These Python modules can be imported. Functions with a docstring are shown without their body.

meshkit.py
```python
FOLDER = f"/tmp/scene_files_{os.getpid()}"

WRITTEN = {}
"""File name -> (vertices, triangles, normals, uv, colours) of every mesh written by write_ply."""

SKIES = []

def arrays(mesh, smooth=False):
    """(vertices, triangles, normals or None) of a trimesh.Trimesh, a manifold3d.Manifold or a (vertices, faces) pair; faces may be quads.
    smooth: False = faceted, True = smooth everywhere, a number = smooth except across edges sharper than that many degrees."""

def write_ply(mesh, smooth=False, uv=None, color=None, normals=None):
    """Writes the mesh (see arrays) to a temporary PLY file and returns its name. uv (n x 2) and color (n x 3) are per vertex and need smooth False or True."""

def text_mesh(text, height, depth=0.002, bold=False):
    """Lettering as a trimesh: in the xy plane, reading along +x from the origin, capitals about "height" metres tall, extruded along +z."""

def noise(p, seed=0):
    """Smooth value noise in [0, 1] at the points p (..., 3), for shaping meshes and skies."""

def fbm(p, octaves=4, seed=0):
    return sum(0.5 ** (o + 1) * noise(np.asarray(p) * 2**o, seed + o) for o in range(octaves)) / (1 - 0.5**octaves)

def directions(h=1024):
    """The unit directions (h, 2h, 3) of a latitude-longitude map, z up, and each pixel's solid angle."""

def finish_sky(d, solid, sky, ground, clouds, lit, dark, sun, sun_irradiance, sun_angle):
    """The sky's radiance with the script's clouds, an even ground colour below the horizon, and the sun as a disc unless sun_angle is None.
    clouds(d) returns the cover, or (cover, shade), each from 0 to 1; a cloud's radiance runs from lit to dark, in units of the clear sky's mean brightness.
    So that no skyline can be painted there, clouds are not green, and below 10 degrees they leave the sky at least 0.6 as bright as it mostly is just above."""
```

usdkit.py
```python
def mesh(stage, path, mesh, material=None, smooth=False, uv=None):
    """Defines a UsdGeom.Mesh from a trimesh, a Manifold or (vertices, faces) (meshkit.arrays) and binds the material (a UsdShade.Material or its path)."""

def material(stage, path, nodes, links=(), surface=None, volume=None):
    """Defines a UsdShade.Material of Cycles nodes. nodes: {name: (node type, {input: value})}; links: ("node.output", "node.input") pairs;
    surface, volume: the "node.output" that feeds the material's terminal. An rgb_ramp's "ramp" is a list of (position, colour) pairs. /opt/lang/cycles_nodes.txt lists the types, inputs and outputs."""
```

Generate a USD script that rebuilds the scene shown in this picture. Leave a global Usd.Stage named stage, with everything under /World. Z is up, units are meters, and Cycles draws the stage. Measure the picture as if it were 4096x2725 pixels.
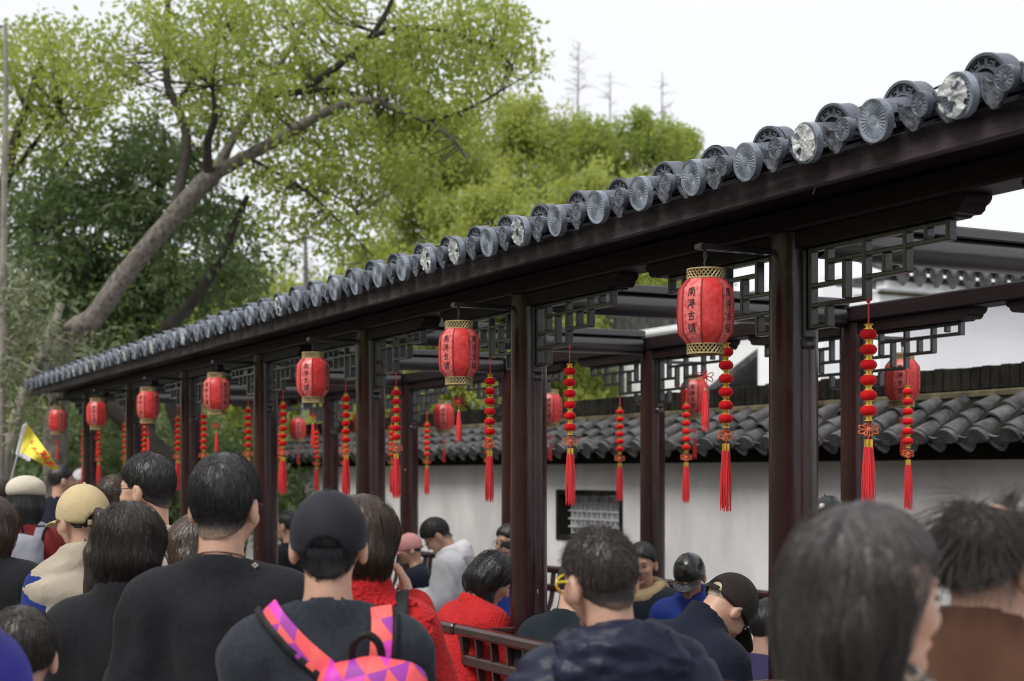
import math, random
import numpy as np
import trimesh
from scipy.spatial import cKDTree
from shapely.geometry import Polygon
import usdkit, meshkit
from pxr import Usd, UsdGeom, UsdLux, UsdShade, Gf, Sdf, Vt

stage = Usd.Stage.CreateInMemory()
UsdGeom.SetStageUpAxis(stage, 'Z')
UsdGeom.Xform.Define(stage, '/World')
UsdGeom.Scope.Define(stage, '/World/Looks')

# ------------------------------------------------------------------ camera, sky, sun, exposure
EYE = 1.68            # camera height
FPX = 6000.0          # focal length in pixels of a 4096 pixel wide picture
HOR = 1893.0          # row of the horizon in that picture
cam = UsdGeom.Camera.Define(stage, '/World/camera')
cam.AddTranslateOp().Set(Gf.Vec3d(0, 0, EYE))
cam.AddRotateXOp().Set(90.0)
cam.CreateHorizontalApertureAttr(36.0)
cam.CreateVerticalApertureAttr(36.0 * 681 / 1024)
cam.CreateFocalLengthAttr(36.0 * FPX / 4096)
cam.CreateVerticalApertureOffsetAttr((HOR - 1362.5) / 4096 * 36.0)
cam.CreateFStopAttr(3.6)
cam.CreateFocusDistanceAttr(5.4)
cam.CreateExposureAttr(1.0)
SUN_EL, SUN_DIR = math.radians(52), np.array([-0.45, -0.55])
SUN_AZ = math.atan2(SUN_DIR[0], SUN_DIR[1])
sun = UsdLux.DistantLight.Define(stage, '/World/sun')
sun.CreateIntensityAttr(0.4)
sun.CreateAngleAttr(24.0)
sun.CreateColorAttr(Gf.Vec3f(1.0, 0.96, 0.9))
sun.GetPrim().CreateAttribute('inputs:normalize', Sdf.ValueTypeNames.Bool).Set(True)
sun.AddRotateZOp().Set(-math.degrees(SUN_AZ))
sun.AddRotateXOp().Set(-(90 - math.degrees(SUN_EL)))
sky_mat = usdkit.material(stage, '/World/Looks/overcast_sky', {
    'tc': ('texture_coordinate', {}),
    'n': ('noise_texture', {'scale': 1.6, 'detail': 4.0, 'roughness': 0.55}),
    'r': ('rgb_ramp', {'ramp': [(0.3, (6.35, 6.4, 6.7)), (0.7, (7.05, 7.05, 7.2))]}),
    's': ('sky_texture', {'sky_type': 'single_scattering', 'sun_disc': False, 'sun_elevation': SUN_EL, 'sun_rotation': SUN_AZ}),
    'm': ('mix', {'mix_type': 'mix', 'fac': 0.93}),
    'b': ('background_shader', {'strength': 0.075})},
    [('tc.generated', 'n.vector'), ('n.fac', 'r.fac'), ('s.color', 'm.color1'), ('r.color', 'm.color2'), ('m.color', 'b.color')], surface='b.background')
dome = UsdLux.DomeLight.Define(stage, '/World/sky')
UsdShade.MaterialBindingAPI.Apply(dome.GetPrim()).Bind(sky_mat)
dome.GetPrim().SetCustomDataByKey('kind', 'structure')

# ------------------------------------------------------------------ helpers: names, tags, prims
USED = {}
TH = 0.4729                                       # direction of the gallery
CT, ST = math.cos(TH), math.sin(TH)
GROT = math.degrees(TH)
K = 4096 / 2357.0


def W(x, y, Y):
    """The point at depth Y behind the given place of the (2357 wide) picture."""
    return np.array([(x * K - 2048) / FPX * Y, Y, EYE - (y * K - HOR) / FPX * Y])


def G(d, s, z=0.0):
    """Gallery coordinates: d across it (away from the path), s along it."""
    return np.array([d * CT - s * ST, d * ST + s * CT, z])


def depth_at(x, d):
    return FPX * d / (CT * (x * K + 1021.8))


def numbered(parent, name):
    k = (parent, name)
    n = USED.get(k, -1) + 1
    USED[k] = n
    return f'{parent}/{name}' if n == 0 else f'{parent}/{name}_{n:03d}'


def tag(prim, label=None, cat=None, group=None, kind=None):
    for k, v in (('label', label), ('category', cat), ('group', group), ('kind', kind)):
        if v:
            prim.SetCustomDataByKey(k, v)
    return prim


def thing(name, label, cat, loc=(0, 0, 0), rotz=0.0, group=None, kind=None):
    x = UsdGeom.Xform.Define(stage, numbered('/World', name))
    x.AddTranslateOp().Set(Gf.Vec3d(*map(float, loc)))
    if rotz:
        x.AddRotateZOp().Set(float(rotz))
    return tag(x.GetPrim(), label, cat, group, kind)


def obj(name, mesh, mat, parent=None, smooth=30, label=None, cat=None, group=None, kind=None):
    base = '/World' if parent is None else str(parent.GetPath())
    m = usdkit.mesh(stage, numbered(base, name), mesh, mat, smooth=smooth)
    return tag(m.GetPrim(), label, cat, group, kind)


def dup(root, loc, rotz=0.0, label=None, group=None, tilt=0.0):
    was = root.GetCustomData()
    name = root.GetName().rstrip('0123456789').rstrip('_')
    r = thing(name, label or was['label'], was['category'], loc, rotz, group or was.get('group'))
    if tilt:
        UsdGeom.Xformable(r).AddRotateXOp().Set(float(tilt))
    r.GetReferences().AddInternalReference(root.GetPath())
    r.SetInstanceable(True)
    return r


def curves(name, lines, width, mat, parent=None, **kw):
    base = '/World' if parent is None else str(parent.GetPath())
    c = UsdGeom.BasisCurves.Define(stage, numbered(base, name))
    pts = np.vstack(lines).astype(np.float32)
    c.CreateTypeAttr('linear')
    c.CreateCurveVertexCountsAttr(Vt.IntArray([len(l) for l in lines]))
    c.CreatePointsAttr(Vt.Vec3fArray.FromNumpy(pts))
    if np.ndim(width) == 0:
        c.CreateWidthsAttr(Vt.FloatArray([float(width)]))
        c.SetWidthsInterpolation('constant')
    else:
        c.CreateWidthsAttr(Vt.FloatArray.FromNumpy(np.asarray(width, np.float32)))
        c.SetWidthsInterpolation('vertex')
    UsdShade.MaterialBindingAPI.Apply(c.GetPrim()).Bind(mat)
    return tag(c.GetPrim(), **kw)


# ------------------------------------------------------------------ materials
def pm(name, base, rough=0.6, var=0.2, scale=6.0, bump=0.0, bscale=60.0, metallic=0.0, sheen=0.0, coat=0.0, spec=0.5,
       stretch=(1, 1, 1), tint=None, sub=0.0, bstretch=None):
    b = np.array(base, float)
    hi = b * (1 + var) if tint is None else np.array(tint, float)
    nodes = {'tc': ('texture_coordinate', {}),
             'mp': ('mapping', {'scale': stretch}),
             'n': ('noise_texture', {'scale': scale, 'detail': 5.0, 'roughness': 0.6}),
             'r': ('rgb_ramp', {'ramp': [(0.3, tuple(b * (1 - var))), (0.7, tuple(hi))]}),
             'p': ('principled_bsdf', {'roughness': rough, 'metallic': metallic, 'specular_ior_level': spec, 'sheen_weight': sheen, 'coat_weight': coat,
                                       'coat_roughness': 0.12, 'subsurface_weight': sub, 'subsurface_radius': (1.0, 0.35, 0.2), 'subsurface_scale': 0.008})}
    links = [('tc.object', 'mp.vector'), ('mp.vector', 'n.vector'), ('n.fac', 'r.fac'), ('r.color', 'p.base_color')]
    if bump:
        nodes['mb'] = ('mapping', {'scale': bstretch or stretch})
        nodes['nb'] = ('noise_texture', {'scale': bscale, 'detail': 3.0})
        nodes['bm'] = ('bump', {'strength': bump, 'distance': 0.01})
        links += [('tc.object', 'mb.vector'), ('mb.vector', 'nb.vector'), ('nb.fac', 'bm.height'), ('bm.normal', 'p.normal')]
    return usdkit.material(stage, '/World/Looks/' + name, nodes, links, surface='p.BSDF')


def leaf_mat(name, dark, light, rough=0.45, trans=0.45, yellow=None):
    ramp = [(0.0, dark), (0.75, light), (1.0, yellow or light)]
    tr = [(p, tuple(np.minimum(np.array(c) * (1.55, 1.5, 0.85), 0.85))) for p, c in ramp]
    return usdkit.material(stage, '/World/Looks/' + name, {
        'g': ('geometry', {}), 'tc': ('texture_coordinate', {}),
        'n': ('noise_texture', {'scale': 0.9, 'detail': 2.0}),
        'a': ('math', {'math_type': 'multiply_add', 'value2': 0.6, 'value3': -0.05}),
        'b': ('math', {'math_type': 'multiply_add', 'value2': 0.5}),
        'r': ('rgb_ramp', {'ramp': ramp}), 't': ('rgb_ramp', {'ramp': tr}),
        'p': ('principled_bsdf', {'roughness': rough, 'specular_ior_level': 0.5}),
        'tl': ('translucent_bsdf', {}), 'm': ('mix_closure', {'fac': trans})},
        [('g.random_per_island', 'a.value1'), ('g.position', 'n.vector'), ('n.fac', 'b.value1'), ('a.value', 'b.value3'), ('b.value', 'r.fac'), ('b.value', 't.fac'),
         ('r.color', 'p.base_color'), ('t.color', 'tl.color'), ('p.BSDF', 'm.closure1'), ('tl.BSDF', 'm.closure2')], surface='m.closure')


M = {}
M['lacquer'] = usdkit.material(stage, '/World/Looks/dark_lacquer', {
    'tc': ('texture_coordinate', {}), 'mp': ('mapping', {'scale': (1, 1, 0.18)}), 'n': ('noise_texture', {'scale': 5.0, 'detail': 5.0}),
    'r': ('rgb_ramp', {'ramp': [(0.3, (0.011, 0.005, 0.0065)), (0.7, (0.034, 0.010, 0.011))]}),
    'mc': ('mapping', {'scale': (1, 1, 0.4)}), 'nc': ('noise_texture', {'scale': 34.0, 'detail': 3.0}), 'rc': ('rgb_ramp', {'ramp': [(0.735, (0, 0, 0)), (0.76, (1, 1, 1))]}),
    'mx': ('mix', {'color2': (0.30, 0.28, 0.28)}), 'nr': ('noise_texture', {'scale': 9.0, 'detail': 4.0}), 'rr': ('rgb_ramp', {'ramp': [(0.3, (.14, .14, .14)), (0.75, (.30, .30, .30))]}),
    'nb': ('noise_texture', {'scale': 30.0, 'detail': 3.0}), 'bm': ('bump', {'strength': 0.12, 'distance': 0.01}),
    'p': ('principled_bsdf', {'specular_ior_level': 0.5})},
    [('tc.object', 'mp.vector'), ('mp.vector', 'n.vector'), ('n.fac', 'r.fac'), ('tc.object', 'mc.vector'), ('mc.vector', 'nc.vector'), ('nc.fac', 'rc.fac'), ('r.color', 'mx.color1'), ('rc.color', 'mx.fac'),
     ('mx.color', 'p.base_color'), ('tc.object', 'nr.vector'), ('nr.fac', 'rr.fac'), ('rr.color', 'p.roughness'), ('mp.vector', 'nb.vector'), ('nb.fac', 'bm.height'), ('bm.normal', 'p.normal')], surface='p.BSDF')
M['rail_wood'] = pm('rail_lacquer', (0.028, 0.0095, 0.009), 0.3, 0.35, 7.0, 0.1, 30.0, coat=0.15, tint=(0.048, 0.016, 0.014))
M['beam'] = pm('beam_wood', (0.012, 0.0062, 0.0072), 0.45, 0.4, 5.0, 0.2, 40.0, stretch=(1, 0.15, 1), spec=0.14)
M['fascia'] = pm('worn_fascia_wood', (0.008, 0.0055, 0.0065), 0.6, 0.5, 2.2, 0.3, 30.0, stretch=(4, 0.9, 9), tint=(0.062, 0.046, 0.052), spec=0.15)
M['lattice'] = pm('lattice_wood', (0.0085, 0.0072, 0.0085), 0.3, 0.3, 10.0, 0.1, 60.0, spec=1.0)
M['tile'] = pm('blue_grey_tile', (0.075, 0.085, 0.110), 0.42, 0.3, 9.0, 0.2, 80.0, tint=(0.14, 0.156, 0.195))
M['disc'] = pm('lit_dusty_disc', (0.13, 0.15, 0.19), 0.3, 0.4, 14.0, 0.3, 70.0, tint=(0.29, 0.33, 0.40))  # paler than the barrels: dust, plus the light on the faces painted in
M['tile_dark'] = pm('shadowed_tile_relief', (0.022, 0.024, 0.03), 0.7, 0.3, 20.0, spec=0.2)  # near black, the shade of the voids under the tiles put into the colour
M['film'] = pm('peeling_clear_film', (0.45, 0.47, 0.5), 0.1, 0.5, 22.0, 1.0, 34.0, tint=(0.85, 0.87, 0.9), metallic=0.35)
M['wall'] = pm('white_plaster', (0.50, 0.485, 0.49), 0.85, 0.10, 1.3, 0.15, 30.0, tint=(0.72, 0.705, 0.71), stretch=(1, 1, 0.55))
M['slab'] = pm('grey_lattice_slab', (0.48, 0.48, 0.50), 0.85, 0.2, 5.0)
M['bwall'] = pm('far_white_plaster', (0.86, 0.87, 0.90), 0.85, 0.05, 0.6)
M['old_tile'] = pm('old_grey_tile', (0.017, 0.017, 0.018), 0.5, 0.5, 9.0, 0.6, 60.0, tint=(0.105, 0.104, 0.104))
M['ridge'] = pm('mossy_ridge', (0.006, 0.0058, 0.0055), 0.9, 0.5, 5.0, 0.6, 50.0, tint=(0.022, 0.020, 0.015), spec=0.15)
M['moss'] = pm('mossy_mortar', (0.05, 0.042, 0.024), 0.95, 0.5, 6.0, 0.6, 40.0, tint=(0.15, 0.13, 0.07))
M['stone'] = pm('grey_stone', (0.13, 0.125, 0.12), 0.8, 0.3, 4.0, 0.3, 50.0)
M['paving'] = pm('stone_paving', (0.20, 0.195, 0.185), 0.8, 0.35, 1.5, 0.3, 30.0)
M['red_panel'] = pm('red_brocade', (0.56, 0.012, 0.018), 0.38, 0.12, 52.0, 0.12, 60.0, sheen=0.05, tint=(0.66, 0.062, 0.055))
M['red_text_panel'] = pm('pale_speckled_brocade', (0.56, 0.016, 0.022), 0.36, 0.12, 70.0, 0.15, 60.0, tint=(0.74, 0.24, 0.22))
M['red_rib'] = pm('red_rib', (0.30, 0.010, 0.014), 0.5, 0.15)
M['ink'] = pm('black_ink', (0.02, 0.012, 0.015), 0.6, 0.1)
M['gold_fret'] = pm('pale_gold_fretwork', (0.40, 0.31, 0.155), 0.5, 0.2, 30.0, metallic=0.25)
M['gold'] = pm('gold_foil', (0.72, 0.45, 0.08), 0.28, 0.2, 40.0, metallic=0.75)
M['velvet'] = pm('red_velvet', (0.52, 0.005, 0.010), 0.75, 0.25, 30.0, 0.2, 200.0, sheen=0.06, spec=0.15)
M['drip'] = pm('moulded_drip_tile', (0.05, 0.055, 0.07), 0.5, 0.4, 30.0, 0.9, 60.0, tint=(0.15, 0.16, 0.195))
M['thread'] = pm('red_thread', (0.66, 0.014, 0.022), 0.55, 0.25, 60.0, stretch=(1, 1, 0.05), sheen=0.3)
M['knot'] = pm('orange_red_knot', (0.78, 0.10, 0.035), 0.55, 0.3, 60.0, tint=(0.8, 0.22, 0.08))
M['pink_knot'] = pm('red_knot_cord', (0.66, 0.05, 0.05), 0.55, 0.2, 60.0)
M['iron'] = pm('dark_iron', (0.03, 0.032, 0.036), 0.45, 0.2, metallic=0.5)
M['bark'] = pm('grey_brown_bark', (0.075, 0.065, 0.058), 0.9, 0.4, 20.0, 1.0, 40.0, stretch=(1, 1, 0.7), tint=(0.22, 0.19, 0.17))
M['dark_bark'] = pm('dark_bark', (0.035, 0.029, 0.024), 0.9, 0.4, 8.0, 0.6, 30.0)
M['pale_bark'] = pm('pale_bark', (0.23, 0.21, 0.18), 0.9, 0.35, 6.0, 0.5, 25.0)
M['far_bark'] = pm('far_grey_bark', (0.14, 0.135, 0.14), 0.9, 0.3, 6.0)
M['leaf_camphor'] = leaf_mat('camphor_leaves', (0.19, 0.245, 0.065), (0.42, 0.48, 0.135), trans=0.55, yellow=(0.54, 0.46, 0.10))
M['leaf_far'] = leaf_mat('far_camphor_leaves', (0.24, 0.29, 0.08), (0.46, 0.50, 0.15), trans=0.5, yellow=(0.56, 0.47, 0.11))
M['leaf_dark'] = leaf_mat('dark_glossy_leaves', (0.075, 0.12, 0.055), (0.20, 0.26, 0.135), rough=0.3, trans=0.45, yellow=(0.34, 0.33, 0.12))
M['leaf_shrub'] = leaf_mat('shrub_leaves', (0.07, 0.12, 0.05), (0.24, 0.31, 0.14), rough=0.34, trans=0.4, yellow=(0.5, 0.52, 0.3))
M['leaf_grey'] = leaf_mat('grey_green_leaves', (0.12, 0.145, 0.09), (0.30, 0.32, 0.20), rough=0.5, trans=0.3, yellow=(0.2, 0.2, 0.1))
M['fence'] = pm('brown_board', (0.085, 0.05, 0.034), 0.85, 0.35, 6.0, 0.3, 30.0, stretch=(1, 1, 0.2))

# ------------------------------------------------------------------ mesh helpers


def box(x0, x1, y0, y1, z0, z1):
    m = trimesh.creation.box([x1 - x0, y1 - y0, z1 - z0])
    m.apply_translation([(x0 + x1) / 2, (y0 + y1) / 2, (z0 + z1) / 2])
    return m


def cbox(x0, x1, y0, y1, z0, z1, b=0.004):
    """A box with chamfered edges (24 corner points, hull)."""
    b = min(b, (x1 - x0) * .45, (y1 - y0) * .45, (z1 - z0) * .45)
    p = []
    for X, sx in ((x0, 1), (x1, -1)):
        for Y, sy in ((y0, 1), (y1, -1)):
            for Z, sz in ((z0, 1), (z1, -1)):
                p += [(X + sx * b, Y + sy * b, Z), (X + sx * b, Y, Z + sz * b), (X, Y + sy * b, Z + sz * b)]
    return trimesh.convex.convex_hull(np.array(p))


def join(ms):
    ms = [m if isinstance(m, trimesh.Trimesh) else trimesh.Trimesh(m[0], m[1], process=False) for m in ms]
    return trimesh.util.concatenate(ms)


def tube(path, radii, n=8, closed_ends=True, wob=0.0, seed=0):
    """A tube of changing radius along a path."""
    P = np.asarray(path, float)
    R = np.broadcast_to(np.asarray(radii, float), len(P))
    T = np.gradient(P, axis=0)
    T /= np.maximum(np.linalg.norm(T, axis=1, keepdims=True), 1e-9)
    up = np.array([0, 0, 1.0]) if abs(T[0, 2]) < 0.9 else np.array([1.0, 0, 0])
    V = []
    a = np.arange(n) * 2 * np.pi / n
    u = np.cross(T[0], up)
    for p, t, r in zip(P, T, R):
        u = u - t * (u @ t)
        u /= np.linalg.norm(u)
        w = np.cross(t, u)
        V.append(p + r * (np.cos(a)[:, None] * u + np.sin(a)[:, None] * w))
    V = np.vstack(V)
    if wob:
        c = np.repeat(P, n, axis=0)
        f = 1 + wob * (meshkit.noise(V * 5.0, seed) - 0.5) * 2
        V = c + (V - c) * f[:, None]
    F = []
    for i in range(len(P) - 1):
        for j in range(n):
            q = (i * n + j, i * n + (j + 1) % n, (i + 1) * n + (j + 1) % n, (i + 1) * n + j)
            F += [(q[0], q[1], q[2]), (q[0], q[2], q[3])]
    if closed_ends:
        for base, flip in ((0, True), ((len(P) - 1) * n, False)):
            for j in range(1, n - 1):
                F.append((base, base + j + 1, base + j) if flip else (base, base + j, base + j + 1))
    return V, np.array(F)


def revolve(profile, n=24, axis='z'):
    m = trimesh.creation.revolve(np.asarray(profile, float), sections=n)
    return m


def smooth_path(pts, n=6):
    P = np.asarray(pts, float)
    if len(P) < 3:
        return P
    Q = np.vstack([2 * P[0] - P[1], P, 2 * P[-1] - P[-2]])
    out = []
    for i in range(1, len(Q) - 2):
        for t in np.linspace(0, 1, n, endpoint=False):
            a, b, c, d = Q[i - 1], Q[i], Q[i + 1], Q[i + 2]
            out.append(0.5 * (2 * b + (c - a) * t + (2 * a - 5 * b + 4 * c - d) * t * t + (3 * b - 3 * c + d - a) * t ** 3))
    out.append(P[-1])
    return np.array(out)


def extrude(poly, depth):
    return trimesh.creation.extrude_polygon(Polygon(poly), depth, engine='earcut')


def remap(m, fn):
    v = np.array(m.vertices) if isinstance(m, trimesh.Trimesh) else np.array(m[0])
    f = np.array(m.faces) if isinstance(m, trimesh.Trimesh) else np.array(m[1])
    return fn(v), f


def rot(ax, deg):
    a = math.radians(deg)
    c, s = math.cos(a), math.sin(a)
    return np.array({'x': [[1, 0, 0], [0, c, -s], [0, s, c]], 'y': [[c, 0, s], [0, 1, 0], [-s, 0, c]], 'z': [[c, -s, 0], [s, c, 0], [0, 0, 1]]}[ax])


def upright(m):
    """(x, y, thickness) of a flat shape to (0-thickness along -x ... ): x -> y, y -> z, z -> x."""
    v = np.array(m.vertices)
    return trimesh.Trimesh(np.stack([v[:, 2], v[:, 0], v[:, 1]], 1), m.faces, process=False)


# ------------------------------------------------------------------ setting: ground
obj('ground', box(-90, 90, -30, 220, -0.5, 0.0), M['stone'], kind='structure')
obj('path', box(-14, 9, -6, 30, 0.0, 0.004), M['paving'], kind='structure')

# ------------------------------------------------------------------ the gallery (local axes: d across, s along, z up)
D0, S0 = 4.15, 9.9
DF, DR, L0, SP = 3.20, 5.11, 4.137, 1.95           # front and rear column lines, first column, spacing
COLS = range(-1, 7)


def colpos(k):
    return L0 + SP * k


def loc(m, o=(D0, S0, 0.0)):
    if isinstance(m, trimesh.Trimesh):
        m = m.copy()
        m.apply_translation(-np.array(o))
        return m
    return np.array(m[0]) - np.array(o), m[1]


gallery = thing('covered_gallery', 'long dark wooden open gallery with tiled eaves and lattice brackets', 'gallery', G(D0, S0, 0), GROT)


def gal(name, m, mat, parent=gallery, smooth=30, **kw):
    return obj(name, loc(m), M[mat], parent, smooth, **kw)


gal('plinth', cbox(2.82, 5.55, 1.2, 17.4, 0.005, 0.12, 0.01), 'stone')
rng = random.Random(5)


def column_mesh(d, s, r, top):
    prof = [(0, 0.12), (r * 1.5, 0.12), (r * 1.62, 0.16), (r * 1.62, 0.22), (r * 1.35, 0.27), (r * 1.02, 0.275), (r * 1.02, 1.2), (r * 0.985, top), (0, top)]
    m = revolve(prof, 36)
    m.apply_translation([d, s, 0])
    return m


def scroll_board(s_in, s_out, z0, z1, d, w):
    """A beam bracket along s with a stepped, curled end at s_out."""
    sg = 1 if s_out > s_in else -1
    e = s_out
    pts = [(s_in, z0), (e - sg * .085, z0), (e - sg * .075, z0 + .006), (e - sg * .045, z0 + .004), (e - sg * .028, z0 + .014), (e - sg * .024, z0 + .026), (e - sg * .010, z0 + .032),
           (e, z0 + .044), (e, z1), (s_in, z1)]
    m = extrude(pts, w)
    v = np.array(m.vertices)
    return trimesh.Trimesh(np.stack([v[:, 2] + d - w / 2, v[:, 0], v[:, 1]], 1), m.faces[:, ::1], process=False)


def fixed(m):
    m = trimesh.Trimesh(m.vertices, m.faces, process=True)
    trimesh.repair.fix_normals(m)
    return m


# lattice bars in (offset from the column, height): verticals then horizontals
VB = [(.106, 2.166, 2.437), (.193, 2.315, 2.437), (.281, 2.250, 2.374), (.379, 2.232, 2.437), (.472, 2.312, 2.374), (.568, 2.302, 2.437), (.661, 2.394, 2.437), (.754, 2.372, 2.437), (.192, 2.166, 2.232)]
HB = [(.193, .754, 2.381), (.379, .568, 2.307), (.106, .281, 2.308), (.106, .379, 2.241), (.106, .192, 2.170), (.106, .754, 2.430)]


def lattice(d, k, sg, dz):
    s = colpos(k)
    fr = cbox(d - .026, d + .026, *sorted((s + sg * .074, s + sg * .094)), 2.135 + dz, 2.437 + dz, .006)
    p = gal('lattice_bracket', fr, 'lattice')
    foot = cbox(d - .03, d + .03, *sorted((s + sg * .070, s + sg * .098)), 2.098 + dz, 2.134 + dz, .012)
    gal('carved_foot', foot, 'lattice', p)
    for i, (o, a, b) in enumerate(VB):
        gal('bar', cbox(d - .0165, d + .0165, *sorted((s + sg * (o - .009), s + sg * (o + .009))), a + dz, b + dz, .003), 'lattice', p)
    for i, (o, q, z) in enumerate(HB):
        gal('bar', cbox(d - .0145, d + .0145, *sorted((s + sg * (o - .008), s + sg * (q + .008))), z - .0075 + dz, z + .0075 + dz, .003), 'lattice', p)


for row, (d, r, dz) in enumerate(((DF, .0835, 0.0), (DR, .078, -.042))):
    for k in COLS:
        s = colpos(k)
        gal('column', fixed(column_mesh(d, s, r, 2.494 + dz)), 'lacquer', smooth=40)
        for sg in (-1, 1):
            gal('beam_bracket', fixed(scroll_board(s + sg * (r - .01), s + sg * .87, 2.4385 + dz, 2.4935 + dz, d, .10)), 'beam')
            lattice(d, k, sg, dz)
    s0, s1 = colpos(-1) - .9, colpos(6) + 1.15
    gal('beam', cbox(d - .075, d + .075, s0, s1, 2.4955 + dz, 2.575 if row == 0 else 2.535, .008), 'beam')
for k in COLS:
    s = colpos(k)
    # the moon-shaped cross beam: a round lower log under a flat plank
    a = np.linspace(0, 2 * np.pi, 20, endpoint=False)
    lo = extrude([(s + .058 * math.cos(t), 2.478 + .056 * math.sin(t)) for t in a], DR - DF - .2)
    v = np.array(lo.vertices)
    lo = fixed(trimesh.Trimesh(np.stack([v[:, 2] + DF + .10, v[:, 0], v[:, 1]], 1), lo.faces, process=False))
    gal('cross_beam', lo, 'lattice', smooth=40)
    gal('cross_plank', cbox(DF + .077, DR - .077, s - .047, s + .047, 2.531, 2.573, .006), 'lattice')
    gal('lantern_arm', cbox(2.835, DF - .07, s + .025, s + .065, 2.4285, 2.4485, .004), 'lattice')
    gal('lantern_arm', cbox(DR + .07, DR + .40, s + .025, s + .065, 2.38, 2.40, .004), 'lattice')

# front roof: fascia, soffit, sheathing, then the tiles
RS0, RS1 = 1.45, 17.28
gal('fascia_board', cbox(2.832, 2.862, RS0, RS1, 2.534, 2.618, .004), 'fascia')
gal('soffit', cbox(2.865, 3.58, RS0 + .02, RS1 - .02, 2.578, 2.592, .002), 'beam')
SL = math.radians(9.0)
EU = np.array([math.cos(SL), 0, math.sin(SL)])     # up the slope
EH = np.array([-math.sin(SL), 0, math.cos(SL)])    # off the slope
EO = np.array([2.78, 0.0, 2.652])


def slope(m, s, flip=False):
    """(along s, up the slope, off it) to gallery axes; flip = on the back slope."""
    v, f = (np.array(m.vertices), np.array(m.faces)) if isinstance(m, trimesh.Trimesh) else (np.array(m[0]), np.array(m[1]))
    q = EO + v[:, 1:2] * EU + v[:, 2:3] * EH + np.stack([np.zeros(len(v)), v[:, 0], np.zeros(len(v))], 1)
    if flip:
        q[:, 0] = 6.40 - q[:, 0]
    q[:, 1] += s
    return q, (f if flip else f[:, ::-1])


sheath = slope(box(0, 1, -.03, .485, -.045, -.012), 0)
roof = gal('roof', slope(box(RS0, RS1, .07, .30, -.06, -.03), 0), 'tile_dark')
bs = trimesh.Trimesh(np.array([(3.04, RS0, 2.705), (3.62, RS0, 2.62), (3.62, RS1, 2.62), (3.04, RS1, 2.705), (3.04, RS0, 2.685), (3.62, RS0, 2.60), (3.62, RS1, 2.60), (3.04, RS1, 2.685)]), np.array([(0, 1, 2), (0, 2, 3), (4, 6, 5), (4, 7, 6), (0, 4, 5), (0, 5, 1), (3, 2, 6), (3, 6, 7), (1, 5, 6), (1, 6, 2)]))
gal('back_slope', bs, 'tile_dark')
gal('ridge_bar', cbox(2.99, 3.06, RS0 + .05, RS1 - .05, 2.708, 2.738, .008), 'tile')


def disc_mesh(R, th, petals=28):
    """An eave disc facing -y (down the slope): raised rim, ring, petals and a boss."""
    rad = np.array([0, .16, .22, .30, .36, .80, .84, .88, 1.0, 1.0])
    hgt = np.array([.5, .5, .2, .2, .5, .5, .25, .5, .5, -3.0])
    n = petals * 2
    V, F = [], []
    for i, (q, h) in enumerate(zip(rad, hgt)):
        for j in range(n):
            a = j * 2 * math.pi / n
            hh = h * (0.25 if (i in (4, 5) and j % 2) else 1.0)
            V.append((q * R * math.cos(a), -th * .5 - hh * th * .5, q * R * math.sin(a)))
    for i in range(len(rad) - 1):
        for j in range(n):
            b = (i * n + j, i * n + (j + 1) % n, (i + 1) * n + (j + 1) % n, (i + 1) * n + j)
            F += [(b[0], b[1], b[2]), (b[0], b[2], b[3])]
    return np.array(V), np.array(F)[:, ::-1]


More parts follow.
